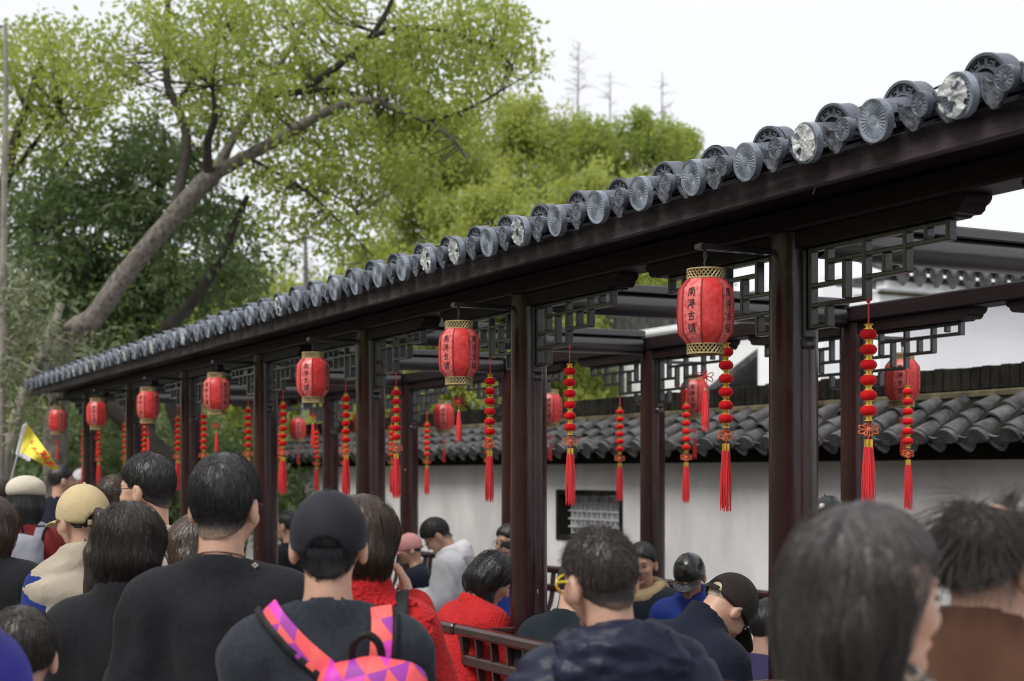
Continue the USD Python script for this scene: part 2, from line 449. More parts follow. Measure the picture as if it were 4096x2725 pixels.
def barrel(R, y0, y1, t=.008, n=12, sag=0.0):
    """A half-round cover tile from y0 to y1, open side down, with thickness."""
    a = np.linspace(-.12, math.pi + .12, n)
    V, F = [], []
    for y in (y0, y1):
        for rr in (R, R - t):
            V += [(rr * math.cos(q), y, rr * math.sin(q)) for q in a]
    for i in range(n - 1):
        o0, i0, o1, i1 = i, n + i, 2 * n + i, 3 * n + i
        F += [(o0, o1, o1 + 1), (o0, o1 + 1, o0 + 1), (i0, i0 + 1, i1 + 1), (i0, i1 + 1, i1), (o0, o0 + 1, i0 + 1), (o0, i0 + 1, i0), (o1, i1, i1 + 1), (o1, i1 + 1, o1 + 1)]
    return np.array(V, float), np.array(F)


def greek_arc(R, r, y):
    """The end face of a large cover tile: an arc with raised rims and seven key blocks."""
    ms = []
    a = np.linspace(.02, math.pi - .02, 25)

    def arc(r0, r1, ya, yb):
        V, F = [], []
        n = len(a)
        for (q, yy) in ((r0, ya), (r1, ya), (r1, yb), (r0, yb)):
            V += [(q * math.cos(t), yy, q * math.sin(t)) for t in a]
        for i in range(n - 1):
            for c in range(4):
                p, w = c * n + i, ((c + 1) % 4) * n + i
                F += [(p, w, w + 1), (p, w + 1, p + 1)]
        return np.array(V), np.array(F)
    ms += [arc(R - .008, R, y - .012, y), arc(r, r + .006, y - .012, y)]
    for q in range(7):
        t0, t1 = math.pi * (q + .10) / 7, math.pi * (q + .90) / 7
        rm0, rm1 = r + .009, R - .011

        def P(t, rr):
            return np.array([rr * math.cos(t), 0, rr * math.sin(t)])
        if q % 2:
            seq = [(t0, rm0), (t0, rm1), (t1, rm1), (t1, rm0), (t0, rm0)]
        else:
            seq = [(t1, rm1), (t0, rm1), (t0, rm0), (t1, rm0), (t1, (rm0 + rm1) / 2), ((t0 + t1) / 2, (rm0 + rm1) / 2)]
        for (ta, ra), (tb, rb) in zip(seq[:-1], seq[1:]):
            p0, p1 = P(ta, ra), P(tb, rb)
            dvec = p1 - p0
            ln = np.linalg.norm(dvec)
            dvec /= ln
            nv = np.array([-dvec[2], 0, dvec[0]]) * .0016
            V = [p0 + nv, p1 + nv, p1 - nv, p0 - nv]
            V = [v + (0, y - .0075, 0) for v in V] + [v + (0, y - .001, 0) for v in V]
            ms.append((np.array(V), np.array([(0, 1, 2), (0, 2, 3), (0, 4, 5), (0, 5, 1), (1, 5, 6), (1, 6, 2), (2, 6, 7), (2, 7, 3), (3, 7, 4), (3, 4, 0)])))
    back = arc(.001, R - .001, y - .0015, y + .004)
    return join(ms), back


def drip_mesh(w, h):
    """A scalloped, pointed drip tile, its face down the slope."""
    t = np.linspace(0, 1, 9)
    xs = np.linspace(-w / 2, w / 2, 17)
    low = -h * (0.35 + .65 * (1 - np.abs(xs / (w / 2)) ** 1.6)) - .004 * np.abs(np.sin(xs / w * math.pi * 5))
    top = -.30 * h * (1 - (xs / (w / 2)) ** 2) + .016
    poly = list(zip(xs, low)) + list(zip(xs[::-1], top[::-1]))
    inner = [(x * .74, y * .74 - .004) for x, y in poly]
    out = Polygon(poly).difference(Polygon(inner).buffer(0))
    rim = trimesh.util.concatenate([trimesh.creation.extrude_polygon(g, .012, engine='earcut') for g in getattr(out, 'geoms', [out])])
    ms = [rim, extrude(inner, .006)]
    m = trimesh.util.concatenate(ms)
    v = np.array(m.vertices)
    pan = []
    for i in range(len(xs) - 1):
        pass
    V = np.stack([v[:, 0], -v[:, 2] + .004, v[:, 1]], 1)
    return fixed(trimesh.Trimesh(V, m.faces, process=False))


def fixfaces(m):
    m = trimesh.Trimesh(m[0], m[1], process=True)
    trimesh.repair.fix_normals(m)
    return m


DISC, DISC_S = disc_mesh(.0595, .014), disc_mesh(.033, .012, 14)
BAR_1, BAR_2, BAR_S = barrel(.042, -.004, .16), barrel(.084, .103, .150, .014, 18), barrel(.027, .03, .20)
KEY, KEY_BACK = greek_arc(.087, .047, .101)
DRIP = drip_mesh(.096, .074)
PITCH = .3045
tile_rng = random.Random(11)
n_t = int((RS1 - 2.916) / PITCH)
first_t = -4
for i in range(first_t, n_t + 1):
    s = 2.916 + PITCH * i
    j = lambda a: tile_rng.uniform(-a, a)
    film = tile_rng.random() < .2 or i in (-1, 0, 2)

    def wob(m):
        v = np.array(m.vertices) if isinstance(m, trimesh.Trimesh) else np.array(m[0])
        f = m.faces if isinstance(m, trimesh.Trimesh) else m[1]
        R = rot('z', j(3.0)) @ rot('x', j(2.5)) @ rot('y', j(4))
        return v @ R.T + (j(.006), j(.006), j(.003)), f
    eave = gal('round_eave_tile', slope(remap(wob(BAR_1), lambda v: v + (0, 0, .014)), s), 'tile', roof, 40)
    gal('eave_disc', slope(wob(DISC), s), 'disc', roof, 40)
    if film:
        v, f = DISC
        vv = v.copy()
        vv[:, 0] *= .9
        vv[:, 2] *= .9
        vv[:, 1] = -.0152 - .006 * meshkit.noise(v * 90 + i, 3)
        keep = [t for t in f if (meshkit.noise(v[t].mean(0) * 40 + i * 7, 5) > .36) and np.hypot(*v[t].mean(0)[[0, 2]]) < .0585]
        gal('film_patch', slope((vv, np.array(keep)), s), 'film', roof, False, label='crinkled clear film peeling on an eave disc')
    gal('large_cover_tile', slope(remap(wob(join([BAR_2, KEY])), lambda v: v + (0, 0, .017)), s), 'tile', roof, 30)
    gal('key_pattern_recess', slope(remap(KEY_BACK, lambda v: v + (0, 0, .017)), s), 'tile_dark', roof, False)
    sm = s + PITCH * .40
    if sm < RS1:
        gal('small_eave_tile', slope(remap(wob(join([BAR_S, remap(DISC_S, lambda v: v + (0, .03, 0))])), lambda v: v + (0, -.040, .006)), sm), 'tile', roof, 40)
    for o in (.64, .18):
        if s + PITCH * o < RS1:
            gal('drip_tile', slope(remap(wob(DRIP), lambda v: v + (0, .022, .020)), s + PITCH * o), 'drip', roof, 30)
    # back slope: plain cover tiles
    bv, bf = barrel(.085, 0, .5, .01, 9)
    gal('back_cover_tile', (np.stack([3.09 + bv[:, 1] * .96, s + bv[:, 0], 2.700 + bv[:, 2] * .4 - bv[:, 1] * .152], 1), bf), 'tile', roof, 40)
# upturned end ornament at the far end of the roof
curl = [(16.8, 2.66), (17.25, 2.645), (17.62, 2.65), (17.80, 2.72), (17.84, 2.82), (17.80, 2.91), (17.70, 2.95), (17.61, 2.925), (17.575, 2.86), (17.60, 2.82), (17.585, 2.76),
        (17.47, 2.725), (17.25, 2.72), (16.8, 2.735)]
cm = extrude([tuple(p) for p in smooth_path(curl, 4)], .12)
v = np.array(cm.vertices)
gal('upturned_ridge_end', fixed(trimesh.Trimesh(np.stack([v[:, 2] + 3.02, v[:, 0], v[:, 1]], 1), cm.faces, process=False)), 'tile')
# a thin black cable and a few dry twigs lying on the tiles
tw = random.Random(3)
pts = []
for i in range(60):
    s = 1.6 + i * .16
    pts.append(G(2.99 + tw.uniform(-.02, .02), s, 2.735 + max(0, tw.gauss(0, .022))))
curves('roof_cable', [smooth_path(pts, 4)], .007, M['iron'], label='thin black cable lying loosely along the tiled eave', cat='cable')
spots = [(3.05, 2.35, .16), (3.0, 2.72, .1), (2.86, 3.62, -.14), (3.05, 3.3, .07), (2.95, 5.0, .1), (2.9, 5.9, .09), (3.0, 6.5, .1), (2.85, 7.4, .08)]
tl = ['long dry forked twig standing up from the nearest tiles', 'short dry twig on the second row of near tiles', 'pale straw hanging from the eave below the tiles', 'thin dry stalk between two near eave discs',
      'small dry stalk on the tiles above the second lantern', 'bent dry twig on the tiles above the third column', 'dry twig on the tiles beyond the third column', 'short dry twig on the far half of the eave']
for (d, s, h), lb in zip(spots, tl):
    base = np.array([d, s, 2.70 if h > 0 else 2.66])
    p = [base]
    for i in range(5):
        p.append(p[-1] + np.array([tw.uniform(-.012, .012), tw.uniform(-.3, .5) * abs(h) * .5, h / 5]))
    lines = [[G(*q) for q in p]]
    if abs(h) > .09:
        lines.append([G(*p[3]), G(*(p[3] + (0, -.03, .02))), G(*(p[3] + (0, -.06, .02)))])
    curves('dry_twig', [np.array(l) for l in lines], .0035, M['pale_bark'], label=lb, cat='twig')

lf = random.Random(14)
M['dry_leaf'] = pm('dry_brown_leaf', (.17, .06, .025), .8, .3, 20)
for (d, s), lb in (((2.87, 5.05), 'curled brown dry leaf caught between the eave tiles above the second lantern'), ((2.95, 3.02), 'small brown dry leaf on the ridge near the right end')):
    c = G(d, s, 2.725)
    V = [c + (lf.uniform(-.004, .004) + .022 * math.cos(a) * (1.5 if abs(math.sin(a)) < .3 else 1), .014 * math.sin(a), .012 * math.sin(2 * a) + .02 * math.sin(a)) for a in np.linspace(0, 2 * np.pi, 9)[:-1]]
    V.append(c + (0, 0, .006))
    m = trimesh.Trimesh(np.array(V), [(8, i, (i + 1) % 8) for i in range(8)], process=False)
    obj('dry_leaf', m, M['dry_leaf'], smooth=60, label=lb, cat='leaf')

# ------------------------------------------------------------------ leaning benches between the columns
BENCH_LABELS = {}


def bench(k, d, out, label):
    """A bench with a curved back rail; out = -1 leans to the path, +1 to the wall."""
    a, b = colpos(k) + .20, colpos(k + 1) + .19
    o = (d, (a + b) / 2, 0.12)
    t = thing('leaning_bench', label, 'bench', G(*o), GROT, 'benches with curved back rails along the gallery')
    add = lambda n, m, mat='rail_wood', p=t: obj(n, loc(m, o), M[mat], p)
    D = lambda x: d + out * x
    bx = lambda x0, x1, s0, s1, z0, z1, c=.006: cbox(*sorted((D(x0), D(x1))), s0, s1, z0, z1, c)
    add('seat', bx(-.36, .02, a, b, .49, .53))
    add('seat_front', bx(-.34, -.31, a + .02, b - .02, .12, .489))
    add('top_rail', bx(.235, .30, a, b - .012, .935, .985, .012))
    add('middle_rail', bx(.225, .275, a + .03, b - .04, .80, .85, .008))
    n = 13
    for i in range(n):
        s = a + .05 + (b - a - .10) * i / (n - 1)
        w = .030 if i in (0, n - 1) else .017
        path = [(D(.02), s, .52), (D(.13), s, .56), (D(.215), s, .66), (D(.25), s, .78), (D(.255), s, .86), (D(.262), s, .934)]
        P = smooth_path(path, 3)
        V, F = [], []
        for q in P:
            for (x, y) in ((-.017, -w / 2), (.017, -w / 2), (.017, w / 2), (-.017, w / 2)):
                V.append(q + (x, y, 0))
        for i2 in range(len(P) - 1):
            for c in range(4):
                p, e = i2 * 4 + c, i2 * 4 + (c + 1) % 4
                F += [(p, e, e + 4), (p, e + 4, p + 4)]
        add('baluster', fixfaces((np.array(V), np.array(F))))
    add('tie_bar', bx(.06, .26, colpos(k + 1) - .012, colpos(k + 1) + .012, .955, .979, .004))
    return t


for k in range(-1, 6):
    w = ['first', 'first', 'second', 'third', 'fourth', 'fifth', 'sixth'][max(k, 0)]
    if k < 3:
        bench(k, DF, -1, ['front bench of the bay cut by the right edge', 'front bench right of the largest column, behind the puffer jacket boy', 'front bench between the two nearest full columns with its rail in view',
                          'front bench behind the woman in the red cable sweater'][k + 1] + ', dark lacquered')
    bench(k, DR, 1, 'dark rear bench by the white wall, ' + ['in the bay cut by the right edge', 'right of the old men', 'behind the man in the black leather cap', 'behind the pale hoodie',
                                                           'next to the pink cap', 'behind the woman in red knit', 'at the far end of the gallery'][k + 1])

# ------------------------------------------------------------------ the white wall behind
DW = 7.0
WS0, WS1 = 4.6, 20.8
wall = thing('white_garden_wall', 'white plastered garden wall with dark tiled coping and a lattice window', 'wall', G(DW + .15, 12.0, 0), GROT)
wo = (DW + .15, 12.0, 0)


def wl(name, m, mat, parent=wall, smooth=30, **kw):
    return obj(name, loc(m, wo), M[mat], parent, smooth, **kw)


w0, w1, wz0, wz1 = DW * 1.646, DW * 1.8157, 1.06, 1.502
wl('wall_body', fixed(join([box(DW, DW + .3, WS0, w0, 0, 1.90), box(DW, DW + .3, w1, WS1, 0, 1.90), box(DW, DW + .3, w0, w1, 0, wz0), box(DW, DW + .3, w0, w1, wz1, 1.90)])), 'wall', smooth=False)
wl('shaded_eave_band', cbox(DW - .07, DW - .002, WS0, WS1, 1.765, 1.86, .006), 'ridge')  # dark bands below the coping, its shadow put into their colour
wl('shaded_eave_band', cbox(DW - .13, DW - .002, WS0, WS1, 1.8625, 1.90, .006), 'ridge')
win = wl('lattice_window', fixed(join([box(DW - .012, DW + .29, w0 - .02, w0 + .03, wz0 - .02, wz1 + .02), box(DW - .012, DW + .29, w1 - .03, w1 + .02, wz0 - .02, wz1 + .02),
                                       box(DW - .011, DW + .289, w0 + .0301, w1 - .0301, wz1 - .03, wz1 + .02), box(DW - .011, DW + .289, w0 + .0301, w1 - .0301, wz0 - .02, wz0 + .03)])), 'ridge', smooth=False)
wr = random.Random(8)
nz = 5
ch = (wz1 - wz0 - .06) / nz
cw = .118
for q in range(nz + 1):
    z = wz0 + .03 + ch * q
    if 0 < q < nz:
        wl('lattice_slab', box(DW + .10, DW + .21, w0 + .0302, w1 - .0302, z - .007, z + .007), 'slab', win, False)
    if q < nz:
        s = w0 + .05 + (cw * .5 if q % 2 else cw * .12)
        i = 0
        while s < w1 - .05:
            wl('lattice_slab', box(DW + .105, DW + .205, s - .007, s + .007, z + .0075, z + ch - .0075), 'slab', win, False)
            s += cw * (.62 if (i + q) % 2 else .95)
            i += 1
# coping
prof = [(DW - .30, 1.915), (DW - .27, 1.902), (DW + .57, 1.902), (DW + .60, 1.915), (DW + .21, 2.165), (DW + .09, 2.165)]
cp = extrude(prof, WS1 - WS0)
v = np.array(cp.vertices)
coping = wl('coping', fixed(trimesh.Trimesh(np.stack([v[:, 0], v[:, 2] + WS0, v[:, 1]], 1), cp.faces, process=False)), 'ridge', smooth=False)
wl('mortar_band', cbox(DW + .07, DW + .23, WS0, WS1, 2.166, 2.215, .01), 'moss', coping)
rv = extrude([(DW + .095, 2.216), (DW + .205, 2.216), (DW + .205, 2.35), (DW + .185, 2.375), (DW + .115, 2.375), (DW + .095, 2.35)], 1.0)
# ridge of upright tiles, one by one
n = int((WS1 - WS0) / .085)
rbar = wl('ridge_core', cbox(DW + .105, DW + .195, WS0, WS1, 2.217, 2.36, .01), 'ridge', coping)
parts = []
for i in range(n):
    s = WS0 + .085 * i
    h = 2.372 + wr.uniform(-.006, .006)
    o = wr.uniform(-.004, .004)
    if i < 290 and s > 6.3:
        wl('ridge_tile', cbox(DW + .088 + o, DW + .212 + o, s + .004, s + .08, 2.219, h, .006), 'ridge', coping)
    else:
        parts.append(cbox(DW + .088 + o, DW + .212 + o, s + .004, s + .08, 2.219, h, .006))
wl('ridge_tile', join(parts), 'ridge', coping, kind='stuff')
WSL = math.atan2(.25, .39)
wu, wh = np.array([math.cos(WSL), 0, math.sin(WSL)]), np.array([-math.sin(WSL), 0, math.cos(WSL)])


def wslope(m, s, flip=False):
    v, f = (np.array(m.vertices), np.array(m.faces)) if isinstance(m, trimesh.Trimesh) else (np.array(m[0]), np.array(m[1]))
    q = np.array([DW - .30, 0, 1.918]) + v[:, 1:2] * wu + v[:, 2:3] * wh + np.stack([0 * v[:, 0], v[:, 0], 0 * v[:, 0]], 1)
    if flip:
        q[:, 0] = 2 * (DW + .15) - q[:, 0]
    q[:, 1] += s
    return q, (f if flip else f[:, ::-1])


WT = .262
nt = int((WS1 - WS0) / WT)
for i in range(nt):
    s = WS0 + WT * (i + .5)
    for c in range(3):
        b = barrel(.070 + wr.uniform(-.004, .004), 0, .20, .016, 10)
        bv = b[0] * (1, 1, 1)
        bv[:, [0, 2]] *= np.interp(bv[:, 1:2], [0, .20], [1.10, .80])
        R = rot('z', wr.uniform(-5, 5)) @ rot('x', -6 + wr.uniform(-3, 3))
        wl('cover_tile', wslope((bv @ R.T + (wr.uniform(-.010, .010), c * .145 - .02 + wr.uniform(-.012, .012), -.006 + wr.uniform(-.005, .005)), b[1]), s), 'old_tile', coping, 40)
    dm = remap(DRIP, lambda v: v * (1.75, 1.3, 1.5) + (wr.uniform(-.01, .01), -.01, .0))
    wl('drip_tile', wslope(dm, s + WT / 2), 'old_tile', coping, 30)
    # scalloped front lip of the cover tile
    lip = disc_mesh(.080, .016, 8)
    lv = lip[0].copy()
    lv[:, 2] = np.where(lv[:, 2] < 0, lv[:, 2] * .25, lv[:, 2])
    wl('scalloped_end_tile', wslope((lv + (0, -.03, -.016), lip[1]), s), 'old_tile', coping, 30)
    wl('back_tile', wslope((barrel(.09, -.02, .46, .012, 7)[0], barrel(.09, -.02, .46, .012, 7)[1]), s, True), 'old_tile', coping, 40)
# ------------------------------------------------------------------ lanterns
GLYPH = {  # brush strokes on a 10 x 10 square: points, width
    'a': [([(1.8, 8.5), (8.3, 9.0)], .8), ([(5.1, 10), (5.0, 7.2)], .9), ([(1.7, 7.0), (1.3, .4)], .9), ([(1.6, 6.9), (8.5, 7.3), (8.4, .5), (7.4, 1.0)], .9), ([(3.5, 6.2), (4.3, 5.1)], .7),
          ([(6.5, 6.3), (5.8, 5.2)], .7), ([(3.0, 4.6), (7.1, 4.8)], .7), ([(2.8, 2.9), (7.2, 3.1)], .7), ([(5.0, 4.7), (4.9, .5)], .8)],
    'b': [([(.8, 9.2), (1.9, 8.2)], .9), ([(.3, 6.5), (1.4, 5.6)], .9), ([(.5, .8), (2.3, 4.2)], .8), ([(3.5, 9.0), (8.3, 9.3), (8.1, 6.1)], .8), ([(3.8, 7.6), (8.0, 7.8)], .7),
          ([(3.2, 6.0), (8.5, 6.2)], .8), ([(2.9, 4.1), (9.6, 4.6)], .9), ([(7.1, 5.6), (6.9, .4), (5.8, 1.2)], .9), ([(4.1, 3.3), (5.2, 2.0)], .9)],
    'c': [([(.6, 6.8), (9.4, 7.6)], 1.1), ([(5.1, 10), (4.8, 4.6)], 1.0), ([(2.6, 4.5), (2.9, .4)], .9), ([(2.7, 4.4), (7.8, 4.8), (7.2, .6)], .9), ([(2.8, .8), (7.3, 1.1)], .9)],
    'd': [([(2.4, 9.8), (.5, 6.7)], .8), ([(1.9, 8.0), (4.0, 8.3)], .7), ([(.9, 6.0), (3.9, 6.2)], .7), ([(.5, 4.0), (4.0, 4.2)], .7), ([(2.4, 6.0), (2.4, .6), (4.0, 1.9)], .8),
          ([(4.9, 8.5), (9.7, 8.9)], .8), ([(7.3, 10), (7.2, 7.3)], .7), ([(5.8, 7.2), (5.7, 2.3)], .7), ([(5.8, 7.2), (8.9, 7.4), (8.8, 2.3)], .7), ([(5.8, 5.7), (8.8, 5.8)], .6),
          ([(5.8, 4.1), (8.8, 4.2)], .6), ([(4.3, 2.2), (9.9, 2.5)], .8), ([(6.2, 1.8), (4.5, .0)], .8), ([(8.0, 1.8), (9.6, .1)], .8)]}


def ribbon(pts, w):
    """A flat brush stroke, thick at both ends and slightly waisted."""
    P = np.asarray(pts, float)
    out = []
    for a, b in zip(P[:-1], P[1:]):
        d = (b - a) / np.linalg.norm(b - a)
        n = np.array([-d[1], d[0]]) * w / 2
        e = d * w * .35
        out.append(Polygon([a - e + n * .3, a + n * 1.15, (a + b) / 2 + n * .75, b + n * 1.0, b + e - n * .2, b - n * 1.05, (a + b) / 2 - n * .75, a - n * .95]).buffer(0))
    return out


def glyph_mesh(key, size, depth=.0006):
    ms = []
    z = 0.0
    for pts, w in GLYPH[key]:
        for p in ribbon(pts, w):
            for g in getattr(p, 'geoms', [p]):
                if g.area > 0:
                    m = trimesh.creation.extrude_polygon(g, depth, engine='earcut')
                    m.apply_scale([size / 10, size / 10, 1])
                    m.apply_translation([-size / 2, -size / 2, z])
                    ms.append(m)
                    z += .00006
    return trimesh.util.concatenate(ms)


def fret_band(r, z0, z1, n=26):
    ms = []
    for za, zb in ((z0, z0 + .0045), (z1 - .0045, z1)):
        ms.append(revolve([(r - .003, za), (r + .0015, za), (r + .0015, zb), (r - .003, zb), (r - .003, za)], 32))
    for sg in (-1, 1):
        for i in range(n):
            a0 = 2 * math.pi * i / n
            a1 = a0 + sg * 2 * math.pi * 2.0 / n
            ps = []
            for q in np.linspace(0, 1, 5):
                a = a0 + (a1 - a0) * q
                rr = r - .0008 * (1 if sg > 0 else 2.2)
                ps.append((rr * math.cos(a), rr * math.sin(a), z0 + (z1 - z0) * q))
            ms.append(tube(ps, .0021, 4))
    return join(ms)


# profile of the eight-sided shade: (half height from the middle, corner radius)
SHADE = [(-.108, .062), (-.100, .068), (-.074, .0885), (-.04, .0925), (0, .0935), (.04, .0925), (.074, .0885), (.100, .068), (.108, .062)]


def panel_mesh(i, r_off=0.0, lo=None):
    a0, a1 = math.radians(45 * i), math.radians(45 * (i + 1))
    V, F = [], []
    m = 5
    for z, r in SHADE:
        for q in np.linspace(0, 1, m):
            p = np.array([math.cos(a0), math.sin(a0)]) * (1 - q) + np.array([math.cos(a1), math.sin(a1)]) * q
            am = (a0 + a1) / 2
            V.append((*(p * (r + r_off) + np.array([math.cos(am), math.sin(am)]) * .004 * math.sin(math.pi * q)), z))
    for k in range(len(SHADE) - 1):
        for j in range(m - 1):
            b = (k * m + j, k * m + j + 1, (k + 1) * m + j + 1, (k + 1) * m + j)
            F += [(b[0], b[1], b[2]), (b[0], b[2], b[3])]
    return np.array(V), np.array(F)


def knot_loops(w, h, r, n=8):
    """A small Chinese knot: loops around a centre, in the x-z plane."""
    ms = []
    for i in range(n):
        a = 2 * math.pi * (i + .5) / n
        L = (w if abs(math.cos(a)) > .8 else w * .72) if n > 6 else w
        u = np.array([math.cos(a), 0, math.sin(a) * h / w])
        nrm = np.array([-u[2], 0, u[0]])
        nrm /= np.linalg.norm(nrm)
        loop = [u * L * .12, u * L * .55 + nrm * L * .17, u * L * .95 + nrm * L * .12, u * L * 1.0, u * L * .95 - nrm * L * .12, u * L * .55 - nrm * L * .17, u * L * .12]
        P = smooth_path(loop, 3) + np.array([0, (i % 3 - 1) * r * .6, 0])
        ms.append(tube(P, r, 5))
    c = trimesh.creation.icosphere(1, w * .26)
    c.apply_scale([1, .6, h / w])
    ms.append(c)
    return join(ms)


def tassel_mesh(r0, r1, z0, z1, n, seed, tr=.0016):
    q = random.Random(seed)
    ms = []
    for i in range(n):
        a, rr = q.uniform(0, 2 * math.pi), math.sqrt(q.random())
        b = a + q.uniform(-.5, .5)
        e = z1 + q.uniform(-.012, .02)
        p0 = np.array([r0 * rr * math.cos(a), r0 * rr * math.sin(a), z0])
        p2 = np.array([r1 * rr * math.cos(b), r1 * rr * math.sin(b), e])
        p1 = (p0 + p2) / 2 + np.array([q.uniform(-.003, .003), q.uniform(-.003, .003), 0])
        ms.append(tube([p0, p1, p2], [tr, tr * 1.1, tr * .8], 4))
    return join(ms)


def make_lantern(label, group):
    """Origin at the hook, z = 2.43; the shade hangs .2 below."""
    t = thing('red_lantern', label, 'lantern', (0, 0, 0), 0, group)
    add = lambda n, m, mat, p=t, s=30, **kw: obj(n, m, M[mat], p, s, **kw)
    zc = -.2075
    for i in range(8):
        pv, pf = panel_mesh(i)
        p = add('panel', (pv + (0, 0, zc), pf), 'red_panel' if i % 2 else 'red_text_panel', t, 50)
        if i % 2 == 0:
            am = math.radians(45 * (i + .5))
            rad = np.array([math.cos(am), math.sin(am), 0])
            tan = np.array([-math.sin(am), math.cos(am), 0])
            ms = []
            for q, key in enumerate('abcd'):
                g = glyph_mesh(key, .031)
                v = np.array(g.vertices)
                z = .060 - .040 * q
                apo = .0935 * math.cos(math.radians(22.5)) + .0040
                w = apo - .0075 * (z / .06) ** 2 * .35 + .0005
                P = rad * (w + v[:, 2:3]) + tan * v[:, :1] + np.array([0, 0, 1.0]) * (v[:, 1:2] + z + zc)
                # follow the bulge of the panel
                sh = np.interp(P[:, 2] - zc, [s[0] for s in SHADE], [s[1] for s in SHADE]) * math.cos(math.radians(22.5)) + .0042 - .0018 * (v[:, 0] / .016) ** 2
                P = rad * (sh[:, None] + .0006 + v[:, 2:3]) + tan * v[:, :1] + np.array([0, 0, 1.0]) * (v[:, 1:2] + z + zc)
                ms.append((P, np.array(g.faces)))
            add('lettering', join(ms), 'ink', p, False)
        a = math.radians(45 * i)
        add('rib', tube([(math.cos(a) * (r + .001), math.sin(a) * (r + .001), z + zc) for z, r in SHADE], .0030, 6), 'red_rib')
    add('top_collar', fret_band(.0615, zc + .108, zc + .143), 'gold_fret')
    add('bottom_collar', fret_band(.0615, zc - .143, zc - .108), 'gold_fret')
    add('collar_lining', revolve([(0, zc + .109), (.055, zc + .109), (.055, zc + .136), (0, zc + .136)], 16), 'ink')
    add('collar_lining', revolve([(0, zc - .136), (.055, zc - .136), (.055, zc - .109), (0, zc - .109)], 16), 'ink')
    add('hook', tube(smooth_path([(0, 0, .002), (.006, 0, -.02), (-.004, 0, -.04), (.0, 0, -.066)], 3), .0035, 5), 'iron')
    add('hook', tube([(0, .004, -.0), (.001, .003, -.03)], .006, 6), 'iron')
    add('tassel_cord', tube([(0, 0, zc - .137), (0, 0, zc - .205)], .0012, 4), 'pink_knot')
    kb = knot_loops(.036, .022, .0016, 6)
    add('knot', (np.array(kb.vertices) + (0, 0, zc - .218), kb.faces), 'pink_knot', t, 40)
    bead = trimesh.creation.icosphere(1, .0058)
    bead.apply_translation([0, 0, zc - .262])
    add('tassel_cord', tube([(0, 0, zc - .235), (0, 0, zc - .26)], .0012, 4), 'pink_knot')
    add('bead', bead, 'gold_fret')
    tm = tassel_mesh(.006, .0145, zc - .264, zc - .39, 34, 4)
    add('tassel', tm, 'thread')
    return t


lan_g = 'red lanterns hung from the gallery eaves'
front_lan = ['largest red lantern, hanging in front of the thickest column', 'red lantern in front of the second column from the right', 'red lantern in front of the third column, above the black cap',
             'red lantern above the black sweater man, fourth from the right', 'red lantern above the man with glasses and beige shirt', 'small red lantern second from the far end of the gallery', 'smallest red lantern at the far end of the gallery, above the yellow flag']
first = make_lantern(front_lan[0] + ', with fretwork collars', lan_g)
LT = [22, 14, 38, 17, 60, 36, 12]
for k in range(0, 7):
    p = G(2.868, colpos(k) + .045, 2.4285)
    r = 27 + [2, 3, 22, 2, 12, 36, -8][k]
    if k == 0:
        UsdGeom.Xformable(first).GetOrderedXformOps()[0].Set(Gf.Vec3d(*map(float, p)))
        UsdGeom.Xformable(first).AddRotateZOp().Set(float(r))
    else:
        dup(first, p, r, front_lan[k] + ', gold collars')
rear_lan = {1: 'red lantern behind the rear lattice nearest the right edge', 2: 'red lantern beyond the largest lantern, half hidden by a tassel', 3: 'red lantern beside the second column, over the wall tiles',
            4: 'red lantern behind the tassel of the second lantern', 5: 'faded red lantern over the wall between third and fourth columns', 6: 'red lantern at the far end of the rear row'}
for k, lb in rear_lan.items():
    dup(first, G(DR + .35, colpos(k) + .045, 2.38), 27 + 11 + k * 7, lb, lan_g)

# ------------------------------------------------------------------ strings of red balls


